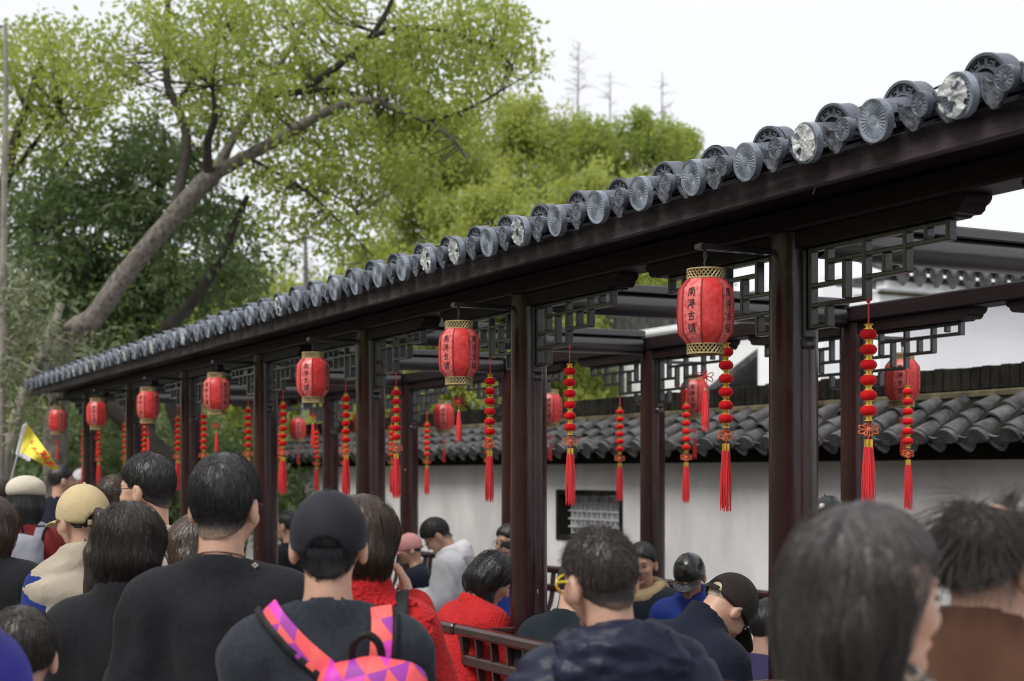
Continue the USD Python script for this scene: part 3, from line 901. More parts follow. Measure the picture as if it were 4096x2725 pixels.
def make_string(label, group):
    t = thing('ball_string', label, 'string', (0, 0, 0), 0, group)
    add = lambda n, m, mat, p=t, s=40: obj(n, m, M[mat], p, s)
    add('cord', tube([(0, .004, .012), (0, 0, 0), (0, 0, -.085)], .0022, 5), 'thread')
    kn = trimesh.creation.icosphere(1, .007)
    add('cord_knot', kn, 'thread')
    R, H, step, z = .0275, .0185, .0487, -.106
    ribs = 12
    for i in range(6):
        V, F = [], []
        nn, mm = 36, 11
        for a in np.linspace(-np.pi / 2, np.pi / 2, mm):
            for j in range(nn):
                b = 2 * np.pi * j / nn
                r = R * math.cos(a) ** .8 * (1 - .07 * (1 - abs(math.cos(b * ribs / 2)))) if abs(math.cos(a)) > 1e-6 else .0001
                V.append((r * math.cos(b), r * math.sin(b), z + H * math.sin(a)))
        for q in range(mm - 1):
            for j in range(nn):
                e = (q * nn + j, q * nn + (j + 1) % nn, (q + 1) * nn + (j + 1) % nn, (q + 1) * nn + j)
                F += [(e[0], e[1], e[2]), (e[0], e[2], e[3])]
        b = add('ball', (np.array(V), np.array(F)), 'velvet')
        zz = z - H - .006
        ms = []
        for dx in (-.0055, .0055):
            c = trimesh.creation.cylinder(.0052, .014, sections=8)
            c.apply_translation([dx, 0, zz])
            ms.append(c)
        for w in (-1, 1):
            ms.append(revolve([(0, zz + w * .0075), (.0155, zz + w * .0085), (.0150, zz + w * .0055), (0, zz + w * .0062)], 10))
        add('gold_spacer', join(ms), 'gold')
        if i == 0:
            add('gold_spacer', remap(join(ms), lambda v: v + (0, 0, 2 * H + .012)), 'gold')
        z -= step
    kz = z + step - H - .042
    k1 = knot_loops(.036, .030, .0022, 10)
    add('knot', remap(k1, lambda v: v + (0, 0, kz)), 'knot')
    caps = []
    for dx in (-.0075, .0075):
        c = trimesh.creation.cylinder(.0078, .026, sections=10)
        c.apply_translation([dx, 0, kz - .044])
        caps.append(c)
    add('tassel_cap', join(caps), 'gold')
    add('tassel', tassel_mesh(.0145, .023, kz - .056, kz - .272, 64, 9, .0017), 'thread')
    add('cord', tube([(0, 0, kz - .02), (0, 0, kz - .034)], .002, 4), 'thread')
    return t


str_first = None
st_r = random.Random(21)
COLN = {-1: 'cut by the right edge', 0: 'thickest column', 1: 'second column', 2: 'third column', 3: 'fourth column', 4: 'fifth column', 5: 'sixth column', 6: 'farthest column'}
for row, (d, dz) in enumerate(((DF, 0.0), (DR, -.042))):
    for k in COLS:
        for sg in (-1, 1):
            s = colpos(k) + sg * .39
            p = G(d - .004, s, 2.229 + dz)
            side = 'right' if sg < 0 else 'left'
            nm = COLN[k]
            lb = f'string of red balls {side} of the {nm} of the ' + ('front row' if row == 0 else 'rear row by the wall')
            if k == -1:
                if row == 0 or sg < 0:
                    continue
                lb = 'string of red balls of the rear row cut by the right edge'
            r = GROT + st_r.uniform(-14, 14)
            if str_first is None:
                str_first = make_string(lb, 'strings of red balls hung from the lattice brackets')
                UsdGeom.Xformable(str_first).GetOrderedXformOps()[0].Set(Gf.Vec3d(*map(float, p)))
                UsdGeom.Xformable(str_first).AddRotateZOp().Set(float(r))
            else:
                dup(str_first, p, r, lb, tilt=st_r.uniform(-1.2, 1.2))
# ------------------------------------------------------------------ buildings beyond the wall
def building(name, label, d, s, parts):
    t = thing(name, label, 'building', G(d, s, 0), GROT)
    for nm, m, mat in parts:
        obj(nm, loc(m, (d, s, 0)), M[mat], t, 30)
    return t


def tile_rows(x0, x1, y, z, n, r, depth, dirn=-1):
    """Scalloped ends of a tiled eave seen from below, each a part."""
    out = []
    for i in range(n):
        x = x0 + (x1 - x0) * (i + .5) / n
        V = barrel(r, 0, depth, .02, 9)[0]
        out.append((V * (1, 1, 1) + (x, 0, 0), barrel(r, 0, depth, .02, 9)[1]))
    return out


# white house at the right whose side wall runs away from the path, eave of scalloped tiles
HB = thing('white_gable_wall', 'tall white plastered gable wall behind the garden wall with scalloped tile eave', 'wall', G(11.5, 12.6, 0), GROT)
ho = (11.5, 12.6, 0)
hb = lambda n, m, mat, p=HB, s=30: obj(n, loc(m, ho), M[mat], p, s)
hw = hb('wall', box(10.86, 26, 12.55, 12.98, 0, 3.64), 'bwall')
hb('string_course', cbox(10.82, 26, 12.50, 12.545, 3.60, 3.635, .005), 'moss')
hb('cornice', cbox(10.80, 26, 12.40, 12.545, 3.642, 3.74, .01), 'bwall')
rf = hb('roof', fixed(join([box(10.75, 26.2, 12.38, 13.15, 3.745, 3.80)])), 'old_tile')
hr = random.Random(2)
for i in range(44):
    x = 10.85 + .235 * i
    v, f = barrel(.10, 0, .46, .02, 9)
    q = np.stack([v[:, 0] + x, 12.30 + v[:, 1], v[:, 2] + 3.81 + .35 * v[:, 1]], 1)
    hb('cover_tile', (q, f), 'old_tile', rf, 40)
    v, f = np.array(DRIP.vertices), DRIP.faces
    q = np.stack([v[:, 0] * 1.9 + x + .117, 12.31 + v[:, 1], v[:, 2] * 2.1 + 3.83], 1)
    hb('drip_tile', fixfaces((q, f)), 'old_tile', rf, 30)
# white gable with a tiled slope, and a low house with a dark ridge
HC = thing('tiled_outbuilding', 'white outbuilding with a grey tiled slope rising to a tall white gable', 'house', G(14.0, 19.0, 0), GROT)
hc = lambda n, m, mat, p=HC, s=30: obj(n, loc(m, (14.0, 19.0, 0)), M[mat], p, s)
hc('gable_wall', box(13.2, 19.0, 16.4, 17.9, 0, 4.4), 'bwall')
hc('wall', box(13.6, 19.0, 17.91, 20.4, 0, 2.45), 'bwall')
sl = hc('roof_slope', fixfaces((np.array([(13.3, 17.92, 3.55), (13.3, 20.6, 2.50), (19, 20.6, 2.50), (19, 17.92, 3.55), (13.3, 17.92, 3.46), (13.3, 20.6, 2.41), (19, 20.6, 2.41), (19, 17.92, 3.46)], float),
                                np.array([(0, 1, 2), (0, 2, 3), (4, 6, 5), (4, 7, 6), (0, 4, 5), (0, 5, 1), (3, 2, 6), (3, 6, 7)]))), 'old_tile')
for i in range(26):
    x = 13.38 + i * .215
    v, f = barrel(.075, 17.93, 20.62, .02, 7)
    q = np.stack([x + v[:, 0], v[:, 1], 3.55 - (v[:, 1] - 17.92) * 1.05 / 2.68 + v[:, 2] - .015], 1)
    hc('cover_tile', fixfaces((q, f)), 'old_tile', sl, 40)
HD = thing('low_white_house', 'low white house with a dark grey ridge seen between the brackets', 'house', G(15.0, 30.0, 0), GROT)
hd = lambda n, m, mat, p=HD, s=30: obj(n, loc(m, (15.0, 30.0, 0)), M[mat], p, s)
hd('wall', box(15.0, 22, 19.5, 25.2, 0, 4.22), 'bwall')
hd('eave', cbox(14.8, 22.2, 19.3, 25.4, 4.222, 4.33, .02), 'bwall')
rdg = hd('ridge', cbox(14.9, 15.4, 19.4, 25.3, 4.332, 4.66, .08), 'ridge')
for i in range(53):
    hd('ridge_tile', cbox(14.87, 15.43, 19.42 + i * .11, 19.51 + i * .11, 4.36, 4.70, .02), 'old_tile', rdg)
HE = thing('distant_white_wall', 'small white gable end between trees, behind the second lantern', 'wall', G(13.0, 37, 0), GROT)
obj('wall', loc(box(13.0, 14.6, 26.0, 27.5, 0, 3.22), (13.0, 37, 0)), M['bwall'], HE)
obj('cap', loc(cbox(12.9, 14.7, 25.9, 27.6, 3.222, 3.32, .02), (13.0, 37, 0)), M['old_tile'], HE)
# brown board fence at the far left
FN = thing('board_fence', 'brown fence of round-topped boards behind the far left columns', 'fence', W(180, 1090, 26), 4)
fr = random.Random(4)
for i in range(44):
    x = -2.6 + i * .12
    a = np.linspace(0, np.pi, 7)
    poly = [(x - .056, 0), (x + .056, 0)] + [(x + .056 * math.cos(t), 1.9 + fr.uniform(-.01, .01) + .05 * math.sin(t)) for t in a]
    m = extrude(poly, .022)
    v = np.array(m.vertices)
    obj('board', fixed(trimesh.Trimesh(np.stack([v[:, 0], v[:, 2], v[:, 1] - EYE - .02], 1), m.faces, process=False)), M['fence'], FN)
# ------------------------------------------------------------------ trees


def leaf_cluster(n, ln, wd, spread, droop, seed):
    """A twig's worth of folded leaves, each four triangles."""
    q = np.random.default_rng(seed)
    V, F = [], []
    for i in range(n):
        c = q.normal(0, 1, 3)
        c = c / np.linalg.norm(c) * spread * q.random() ** .5
        d = c / max(np.linalg.norm(c), 1e-6) * .8 + q.normal(0, .6, 3)
        d[2] -= droop
        d /= np.linalg.norm(d)
        s = np.cross(d, q.normal(0, 1, 3))
        s /= np.linalg.norm(s)
        u = np.cross(s, d)
        L, w = ln * q.uniform(.7, 1.2), wd * q.uniform(.8, 1.15)
        b = len(V)
        V += [c, c + d * L * .5 + s * w * .5 + u * w * .12, c + d * L + u * -.1 * L, c + d * L * .5 - s * w * .5 + u * w * .12, c + d * L * .5]
        F += [(b, b + 1, b + 4), (b + 1, b + 2, b + 4), (b + 4, b + 2, b + 3), (b, b + 4, b + 3)]
    return np.array(V), np.array(F)


def crown(parent, name, pts, protos, mat, seed, smin, smax):
    """A crown of many leaf clusters as one instanced part."""
    q = np.random.default_rng(seed)
    path = numbered(str(parent.GetPath()), name)
    pi = UsdGeom.PointInstancer.Define(stage, path)
    targets = []
    for i, m in enumerate(protos):
        p = usdkit.mesh(stage, numbered(path, 'leaf_cluster'), m, M[mat])
        targets.append(p.GetPath())
    pi.CreatePrototypesRel().SetTargets(targets)
    n = len(pts)
    pi.CreatePositionsAttr(Vt.Vec3fArray.FromNumpy(np.asarray(pts, np.float32)))
    ang, ax = q.uniform(0, 2 * np.pi, n), q.normal(0, .35, (n, 2))
    quats = []
    for a, (bx, by) in zip(ang, ax):
        r = Gf.Rotation(Gf.Vec3d(0, 0, 1), math.degrees(a)) * Gf.Rotation(Gf.Vec3d(1, 0, 0), math.degrees(bx)) * Gf.Rotation(Gf.Vec3d(0, 1, 0), math.degrees(by))
        quats.append(Gf.Quath(r.GetQuat()))
    pi.CreateOrientationsAttr(Vt.QuathArray(quats))
    sc = q.uniform(smin, smax, n)
    pi.CreateScalesAttr(Vt.Vec3fArray.FromNumpy(np.repeat(sc[:, None], 3, 1).astype(np.float32)))
    pi.CreateProtoIndicesAttr(Vt.IntArray.FromNumpy(q.integers(0, len(protos), n).astype(np.int32)))
    tag(pi.GetPrim(), kind='stuff')


def pic_cloud(discs, per, Y0, Y1, seed, thin=0.42, ns=2.2):
    """Points inside discs (centre, radius in the 2357 wide picture, weight) at depths Y0..Y1, with gaps where a noise is low."""
    q = np.random.default_rng(seed)
    out = []
    for (x, y, r, w) in discs:
        n = int(per * w * (r / 100.0) ** 2)
        a, rr = q.uniform(0, 2 * np.pi, n), r * np.sqrt(q.random(n))
        Y = q.uniform(Y0, Y1, n)
        X = np.stack([(x + rr * np.cos(a)) * K, Y, (y + rr * np.sin(a) * .85) * K], 1)
        P = np.stack([(X[:, 0] - 2048) / FPX * Y, Y, EYE - (X[:, 2] - HOR) / FPX * Y], 1)
        keep = meshkit.fbm(P * ns, 2, seed) > thin + .07 * (rr / r) ** 2
        out.append(P[keep])
    return np.vstack(out)


def limb_mesh(paths, seed=0, n=9):
    ms = []
    for i, (pts, r0, r1) in enumerate(paths):
        P = smooth_path(pts, 5)
        t = np.linspace(0, 1, len(P))
        ms.append(tube(P, r0 + (r1 - r0) * t, n if max(r0, r1) > .03 else 5, True, .12, seed + i))
    return ms


def twigs(points, skel, seed, every=3, r=.006, maxl=1.6):
    """Thin twigs that join leaf clusters to the nearest limb."""
    q = np.random.default_rng(seed)
    tree = cKDTree(skel)
    ms = []
    for p in points[::every]:
        d, i = tree.query(p)
        if d > maxl or d < .05:
            continue
        a = skel[i]
        mid = (a + p) / 2 + np.array([0, 0, -.10 * d]) + q.normal(0, .06 * d, 3)
        ms.append(tube([a, mid, p], [r * 1.5, r, r * .5], 3, False))
    return join(ms)


def skeleton(paths, extra=None):
    return np.vstack([smooth_path(p, 8) for p, _, _ in paths] + ([extra] if extra is not None else []))


# the great leaning camphor on the left
YT = 18.5
w_ = lambda pts, Y=YT: [W(x, y, Y + dy) for x, y, dy in pts]
T1P = [(w_([(120, 1250, .4), (128, 1000, .3), (142, 860, .2), (150, 790, .1), (178, 755, 0), (215, 732, 0), (270, 655, 0), (330, 580, 0), (400, 500, 0), (450, 440, 0), (492, 402, 0)]), .15, .115),
       (w_([(492, 402, 0), (568, 360, -.1), (634, 324, -.2), (701, 284, -.3), (785, 243, -.4), (853, 232, -.5), (920, 254, -.6), (986, 282, -.7), (1040, 318, -.8), (1075, 365, -.8)]), .085, .016),
       (w_([(495, 405, 0), (530, 330, .3), (581, 247, .5), (618, 187, .6), (684, 84, .8), (720, 0, 1), (735, -60, 1.1)]), .065, .022),
       (w_([(600, 225, .6), (660, 215, .4), (740, 208, .3), (800, 214, .1), (860, 236, 0)]), .05, .03),
       (w_([(480, 410, 0), (478, 330, -.3), (495, 270, -.5), (488, 200, -.6)]), .07, .02),
       (w_([(690, 210, .2), (780, 150, 0), (853, 84, -.2), (900, 5, -.3), (915, -60, -.4)]), .055, .02),
       (w_([(853, 84, -.2), (905, 68, -.3), (959, 63, -.4), (1040, 75, -.5), (1120, 105, -.6), (1180, 150, -.6)]), .04, .012),
       (w_([(400, 500, 0), (430, 330, .8), (405, 240, 1.0), (385, 190, 1.1), (384, 90, 1.2), (388, -40, 1.3)]), .075, .035),
       (w_([(405, 240, 1), (440, 190, .9), (470, 130, .8), (520, 60, .8)]), .035, .015),
       (w_([(660, 430, -.2), (740, 440, -.4), (800, 470, -.5), (850, 520, -.6)]), .022, .008),
       (w_([(568, 360, -.1), (640, 400, -.3), (720, 450, -.5), (800, 530, -.6), (860, 590, -.6)]), .03, .008),
       (w_([(178, 755, 0), (120, 770, -.2), (60, 790, -.3), (-20, 795, -.4)]), .06, .04),
       (w_([(985, 282, -.7), (1080, 250, -.9), (1160, 205, -1), (1230, 165, -1)]), .025, .006)]
t1 = thing('leaning_camphor_tree', 'large camphor tree leaning right, its crown spreading over the gallery roof', 'tree', W(120, 1250, YT) * (1, 1, 0))
t1o = W(120, 1250, YT) * (1, 1, 0)
off = lambda m, o: (np.array(m.vertices if isinstance(m, trimesh.Trimesh) else m[0]) - o, np.array(m.faces if isinstance(m, trimesh.Trimesh) else m[1]))
lm = limb_mesh(T1P, 3)
obj('trunk', off(lm[0], t1o), M['bark'], t1, 60)
for i, m in enumerate(lm[1:]):
    obj('limb', off(m, t1o), M['bark'] if i in (0, 1) else M['dark_bark'], t1, 60)
D1 = [(220, 140, 110, .8), (330, 90, 120, .9), (450, 60, 130, 1), (330, 190, 90, .9), (560, 100, 150, 1), (680, 70, 150, 1), (800, 80, 150, .9), (920, 70, 150, .9), (1040, 60, 130, .8), (1130, 50, 90, .8),
      (1180, 70, 60, .7), (1215, 150, 45, .8), (1165, 150, 70, .8), (1195, 195, 40, .6), (600, 230, 140, 1), (740, 220, 140, .9), (880, 190, 140, .9), (1000, 180, 130, .95), (1090, 200, 90, .9),
      (540, 330, 110, .8), (700, 350, 130, .8), (830, 340, 120, .9), (930, 310, 100, 1), (1000, 310, 90, 1.1), (1070, 290, 70, .9), (650, 440, 110, .6), (770, 440, 100, .7), (870, 430, 80, .8),
      (720, 540, 80, .6), (640, 520, 60, .5), (780, 600, 60, .5), (830, 520, 80, .8), (450, 200, 120, 1), (860, 600, 60, .4), (960, 400, 80, .8)]
C1 = pic_cloud(D1, 118, 17.2, 20.2, 31, .465, 3.4)
LB = np.vstack([smooth_path(T1P[i][0], 12)[:(None if i == 0 else int(len(smooth_path(T1P[i][0], 12)) * .66))] for i in (0, 1, 2, 5, 7)])
dd, ii = cKDTree(LB[:, [0, 2]]).query(C1[:, [0, 2]])
C1 = C1[(dd > .20) | (C1[:, 1] > LB[ii, 1] + .1)]       # the main limbs show through the leaves
CL1 = [leaf_cluster(15, .088, .043, .17, .35, 40 + i) for i in range(4)]
crown(t1, 'crown', C1 - t1o, CL1, 'leaf_camphor', 1, .75, 1.25)
obj('twigs', off(twigs(C1, skeleton(T1P), 5, 4, .008), t1o), M['dark_bark'], t1, 60, kind='stuff')

# upper left tree
T0P = [(w_([(-60, 1150, 2), (-30, 700, 2), (10, 420, 2), (60, 250, 2), (100, 120, 2)]), .14, .03), (w_([(10, 420, 2), (80, 330, 1.8), (140, 250, 1.5)]), .05, .015), (w_([(60, 250, 2), (20, 160, 2), (-10, 60, 2)]), .04, .015)]
t0o = W(-60, 1150, 20.5) * (1, 1, 0)
t0 = thing('yellow_green_tree', 'yellow green tree in the upper left corner, left of the open sky patch', 'tree', t0o)
lm = limb_mesh(T0P, 13)
obj('trunk', off(lm[0], t0o), M['dark_bark'], t0, 60)
for m in lm[1:]:
    obj('limb', off(m, t0o), M['dark_bark'], t0, 60)
D00 = [(60, 120, 70, .8), (120, 130, 70, 1), (40, 190, 100, 1), (130, 220, 110, 1), (180, 180, 60, .9), (40, 300, 110, .8), (150, 310, 100, .8), (230, 230, 60, .8), (100, 70, 45, .7), (150, 85, 40, .7), (20, 80, 50, .6)]
C0 = pic_cloud(D00, 118, 19.3, 21.6, 33, .46, 3.4)
crown(t0, 'crown', C0 - t0o, CL1, 'leaf_camphor', 2, .75, 1.25)
obj('twigs', off(twigs(C0, skeleton(T0P), 6, 4, .008), t0o), M['dark_bark'], t0, 60, kind='stuff')

# dark evergreen behind the leaning trunk
T2P = [(w_([(330, 1150, 2.2), (335, 900, 2.2), (330, 720, 2.2), (345, 560, 2.2), (370, 420, 2.2), (380, 300, 2.2)]), .16, .03),
       (w_([(332, 700, 2.2), (250, 620, 2.2), (170, 560, 2.1), (90, 520, 2)]), .06, .012), (w_([(345, 560, 2.2), (420, 500, 2.3), (500, 470, 2.4)]), .05, .012), (w_([(330, 720, 2.2), (430, 690, 2.2), (520, 640, 2.2), (570, 600, 2.2)]), .05, .012),
       (w_([(370, 420, 2.2), (300, 380, 2), (240, 340, 2)]), .04, .012)]
t2o = W(330, 1150, 20.7) * (1, 1, 0)
t2 = thing('dark_evergreen_tree', 'dark evergreen tree with drooping glossy leaves behind the leaning trunk', 'tree', t2o)
lm = limb_mesh(T2P, 23)
obj('trunk', off(lm[0], t2o), M['dark_bark'], t2, 60)
for m in lm[1:]:
    obj('limb', off(m, t2o), M['dark_bark'], t2, 60)
D2 = [(70, 420, 110, .4), (150, 400, 100, .4), (40, 530, 100, .5), (120, 500, 90, .5), (200, 440, 90, .5), (330, 330, 100, .9), (410, 330, 90, .9), (250, 400, 110, .9), (360, 440, 130, 1.2), (450, 500, 80, 1), (200, 510, 120, 1), (300, 560, 120, 1.3), (110, 600, 120, 1), (60, 500, 90, .7), (60, 690, 100, 1), (180, 660, 110, 1.2),
      (520, 560, 80, .9), (555, 640, 60, .9), (420, 640, 100, 1.2), (330, 680, 110, 1.3), (510, 490, 60, .8), (250, 740, 90, 1.2), (100, 760, 90, 1), (470, 690, 80, 1.1), (360, 760, 80, 1.2), (270, 460, 90, 1), (20, 780, 80, 1), (560, 700, 60, .9),
      (160, 800, 80, 1.2), (40, 850, 80, 1)]
C2 = pic_cloud(D2, 105, 19.4, 22.0, 35, .435, 2.4)
CL2 = [leaf_cluster(14, .135, .048, .20, .75, 60 + i) for i in range(4)]
crown(t2, 'crown', C2 - t2o, CL2, 'leaf_dark', 3, .75, 1.25)
obj('twigs', off(twigs(C2, skeleton(T2P), 7, 4, .008), t2o), M['dark_bark'], t2, 60, kind='stuff')

# grey green tree with pale stems at the left edge
T3P = [(w_([(-10, 1240, -1.5), (15, 1050, -1.5), (60, 900, -1.4), (110, 780, -1.2), (140, 700, -1)]), .095, .05), (w_([(-5, 1200, -2.2), (2, 1000, -2.2), (6, 700, -2.2), (10, 420, -2.2), (14, 180, -2.2), (12, 60, -2.2)]), .055, .02),
       (w_([(60, 900, -1.4), (35, 840, -1.6), (30, 760, -1.7)]), .03, .01), (w_([(40, 960, -1.4), (90, 930, -1.2), (112, 870, -1)]), .035, .012)]
t3o = W(-10, 1240, 17) * (1, 1, 0)
t3 = thing('pale_stemmed_tree', 'slender tree with pale stems and grey green leaves at the left edge', 'tree', t3o)
lm = limb_mesh(T3P, 33)
obj('trunk', off(lm[0], t3o), M['pale_bark'], t3, 60)
obj('stem', off(lm[1], t3o), M['pale_bark'], t3, 60)
for m in lm[2:]:
    obj('limb', off(m, t3o), M['pale_bark'], t3, 60)
C3 = pic_cloud([(40, 640, 70, .5), (90, 720, 80, .7), (50, 800, 80, .8), (120, 850, 70, .7), (40, 900, 70, .6), (60, 980, 60, .5), (140, 790, 60, .5), (200, 830, 50, .4), (260, 800, 50, .3)], 80, 15.8, 17.6, 37, .44, 2.2)
crown(t3, 'crown', C3 - t3o, CL2, 'leaf_grey', 4, .6, 1.0)
obj('twigs', off(twigs(C3, skeleton(T3P), 8, 2, .007, 2.0), t3o), M['pale_bark'], t3, 60, kind='stuff')
# dark leaning trunk low under the far eaves
tl_o = W(420, 1100, 19.5)
t4 = thing('slanting_dark_tree', 'tree with thick dark trunk slanting down right beneath the far eaves', 'tree', tl_o * (1, 1, 0))
lm = limb_mesh([(w_([(180, 890, 1), (250, 925, 1), (310, 985, 1), (360, 1040, 1), (430, 1120, 1), (470, 1230, 1)]), .13, .19), (w_([(380, 760, .5), (440, 700, .5), (500, 610, .3), (540, 520, .3), (570, 450, .3)]), .09, .035), (w_([(470, 1230, 1), (425, 1000, .8), (385, 850, .6), (380, 760, .5)]), .17, .14)], 43)
obj('trunk', off(lm[0], tl_o * (1, 1, 0)), M['dark_bark'], t4, 60)
for m in lm[1:]:
    obj('limb', off(m, tl_o * (1, 1, 0)), M['dark_bark'], t4, 60)
C4 = pic_cloud([(560, 540, 60, .7), (520, 480, 50, .6), (590, 610, 50, .7), (490, 610, 60, .8)], 85, 18.2, 19.4, 39, .42, 2.0)
crown(t4, 'crown', C4 - tl_o * (1, 1, 0), CL2, 'leaf_dark', 5, .7, 1.1)

# shrubs at the far end, seen under the eaves
SHR = [('glossy green shrub between the two farthest columns', (265, 1060, 75), 21.5, 'leaf_shrub'), ('leafy pale green shrub left of the fourth column', (395, 1060, 95), 21.5, 'leaf_shrub'), ('tall leafy shrub between the fourth and fifth columns', (545, 1040, 110), 22.5, 'leaf_shrub'),
       ('dark shrub behind the yellow flag', (60, 1030, 95), 22.5, 'leaf_dark'), ('dark green shrub above the board fence', (165, 1000, 90), 24, 'leaf_dark'), ('low shrub at the wall end, right of the fourth column', (650, 1130, 55), 21, 'leaf_shrub'), ('dark bush beneath the upturned roof end', (250, 940, 80), 24.5, 'leaf_dark'),
       ('bright bush behind the sixth lantern', (430, 960, 80), 26, 'leaf_shrub'), ('low dark bush at the left edge behind the crowd', (20, 1130, 70), 19.5, 'leaf_dark')]
CL3 = [leaf_cluster(13, .12, .05, .17, .2, 80 + i) for i in range(3)]
for i, (lb, (x, y, r), Y, mt) in enumerate(SHR):
    o = W(x, y, Y) * (1, 1, 0)
    t = thing('shrub', lb, 'shrub', o)
    pts = pic_cloud([(x, y, r, 1.2), (x - r * .5, y + r * .6, r * .8, 1), (x + r * .5, y + r * .7, r * .8, 1), (x, y + r * 1.3, r * .8, .7)], 150, Y - .9, Y + .9, 50 + i, .39, 1.6)
    pts = pts[pts[:, 2] > .1]
    crown(t, 'foliage', pts - o, CL3, mt, 10 + i, .7, 1.3)
    obj('stem', off(join([tube(smooth_path([o, o + (.1 * k, .05, .5), o + (.3 * k, .1, max(1.0, W(x, y, Y)[2]))], 3), [.03] * 7, 5) for k in (-1, 0, 1)]), o), M['dark_bark'], t, 60)

# camphors beyond the wall
CAM = [('broad yellow green camphor under the leaning tree crown', 1010, 250, 160, 31, 1), ('tall camphor right of the great crown, rising from behind the roof', 1195, 236, 130, 33, 2), ('rounded camphor below the leftmost bare treetop', 1340, 272, 100, 35, 3), ('olive camphor below the rightmost bare treetop', 1480, 272, 105, 36, 4),
       ('smallest camphor, its top rightmost on the skyline', 1572, 312, 66, 38, 5), ('pale green camphor in front of the row, low behind the roof tiles', 1150, 420, 180, 28, 6), ('camphor low behind the middle tiles and brackets', 1390, 385, 150, 30, 7), ('yellowish young camphor left of the grey mast, above the far tiles', 900, 560, 130, 33, 8)]
CL4 = [leaf_cluster(16, .10, .05, .21, .45, 90 + i) for i in range(4)]
for lb, x, y, r, Y, sd in CAM:
    r *= 1.18
    o = W(x, 1300, Y) * (1, 1, 0)
    q = np.random.default_rng(sd)
    S = FPX / K / Y
    rad = r / S
    top = W(x, y, Y)[2]
    c = np.array([o[0], Y, 0])
    t = thing('camphor_tree', lb, 'tree', o)
    H = top
    # lobes inside a tall crown: height 3.0 .. top
    lobes = []
    for i in range(95):
        h = q.uniform(0, 1) ** .75
        z = 2.5 + (H - 2.5 - .5) * h
        wv = rad * (1.15 - .62 * max(0, h - .5) / .5)
        a = q.uniform(0, 2 * np.pi)
        rr = wv * math.sqrt(q.random()) * .95
        lobes.append((c + (rr * math.cos(a), rr * math.sin(a) * .8, z), rad * q.uniform(.11, .30)))
    for k in range(9):                                # loose leading shoots along the top
        a, rr = q.uniform(0, 6.28), rad * q.uniform(0, .75)
        for j in range(3):
            lobes.append((c + (rr * math.cos(a), rr * math.sin(a) * .8, H - .55 - rr * .35 + j * .27), rad * (.15 - .035 * j)))
    P = []
    for (lc, lr) in lobes:
        n = int(max(10, 250 * (lr / .8) ** 2))
        d = q.normal(0, 1, (n, 3))
        d /= np.linalg.norm(d, axis=1, keepdims=True)
        P.append(lc + d * lr * (q.random((n, 1)) ** .4 * q.uniform(.8, 1.35, (n, 1))) * (1, 1, .95))
    P = np.vstack(P)
    P = P[(meshkit.fbm(P * 2.1, 3, sd) > .43)]
    crown(t, 'crown', P - o, CL4, 'leaf_far' if Y < 34 else 'leaf_camphor', 20 + sd, .8, 1.3)
    tp = [([np.array([0, 0, 0.0]), np.array([.1, 0, 1.5]), np.array([-.05, 0, 3.2]), np.array([.05, 0, H * .6]), np.array([0, 0, H - .6])], .16, .03)]
    obj('trunk', limb_mesh(tp, sd)[0], M['dark_bark'], t, 60)
    for k, (lc, lr) in enumerate(lobes[:12]):
        e = lc - c
        b = np.array([0, 0, max(2.0, e[2] - 1.2)])
        obj('limb', tube(smooth_path([b, (b + e) / 2 + (0, 0, .15), e], 3), [.05, .045, .04, .035, .03, .02, .012], 5), M['dark_bark'], t, 60)

# bare tree tops and thin stems far away
BARE = [('tallest bare pointed treetop on the skyline', 1330, 95, 55), ('shorter bare treetop in the middle of the three', 1404, 165, 58), ('bare treetop furthest right above the camphors', 1523, 165, 57), ('bare tree trunk standing in the sky gap right of the dark evergreen', 703, 470, 40), ('thin bare tree left of the grey trunk in the sky gap', 655, 555, 46),
        ('bare tree fading in the sky gap above the far tiles', 585, 560, 44), ('thin bare stem beside the broad camphor', 1172, 140, 50)]
for i, (lb, x, y, Y) in enumerate(BARE):
    o = W(x, 1300, Y) * (1, 1, 0)
    q = np.random.default_rng(100 + i)
    H = W(x, y, Y)[2]
    t = thing('bare_tree', lb, 'tree', o)
    r0 = .16 if i == 3 else .10
    obj('trunk', tube([(0, 0, 0), (.03, 0, H * .5), (0, 0, H * .85), (.02, 0, H)], [r0, r0 * .8, r0 * .35, .012], 6), M['far_bark'], t, 60)
    ms = []
    for k in range(70):
        z = H * q.uniform(.55, .99)
        a, L = q.uniform(0, 6.28), (H - z) * .22 + .25
        L *= q.uniform(.25, 1.0)
        e = np.array([math.cos(a) * L, math.sin(a) * L, L * q.uniform(.1, .5)])
        b = np.array([0, 0, z])
        ms.append(tube([b, b + e * .5 + (0, 0, -.04 * L), b + e], [.011, .008, .005], 3, False))
        for j in range(2):
            f = q.uniform(.4, .9)
            ms.append(tube([b + e * f, b + e * f + q.normal(0, .22, 3) * (1, 1, .6)], [.008, .004], 3, False))
    obj('branches', join(ms), M['far_bark'], t, 60, kind='stuff')
# grey mast
mo = W(941, 1300, 60) * (1, 1, 0)
mt = thing('grey_mast', 'thin pale grey mast behind the great crown', 'mast', mo)
obj('pole', tube([(0, 0, 0), (0, 0, W(941, 280, 60)[2])], [.16, .09], 8), M['far_bark'], mt, 60)
obj('lamp_head', cbox(-.5, .5, -.2, .2, W(941, 280, 60)[2], W(941, 280, 60)[2] + .2, .05), M['far_bark'], mt)
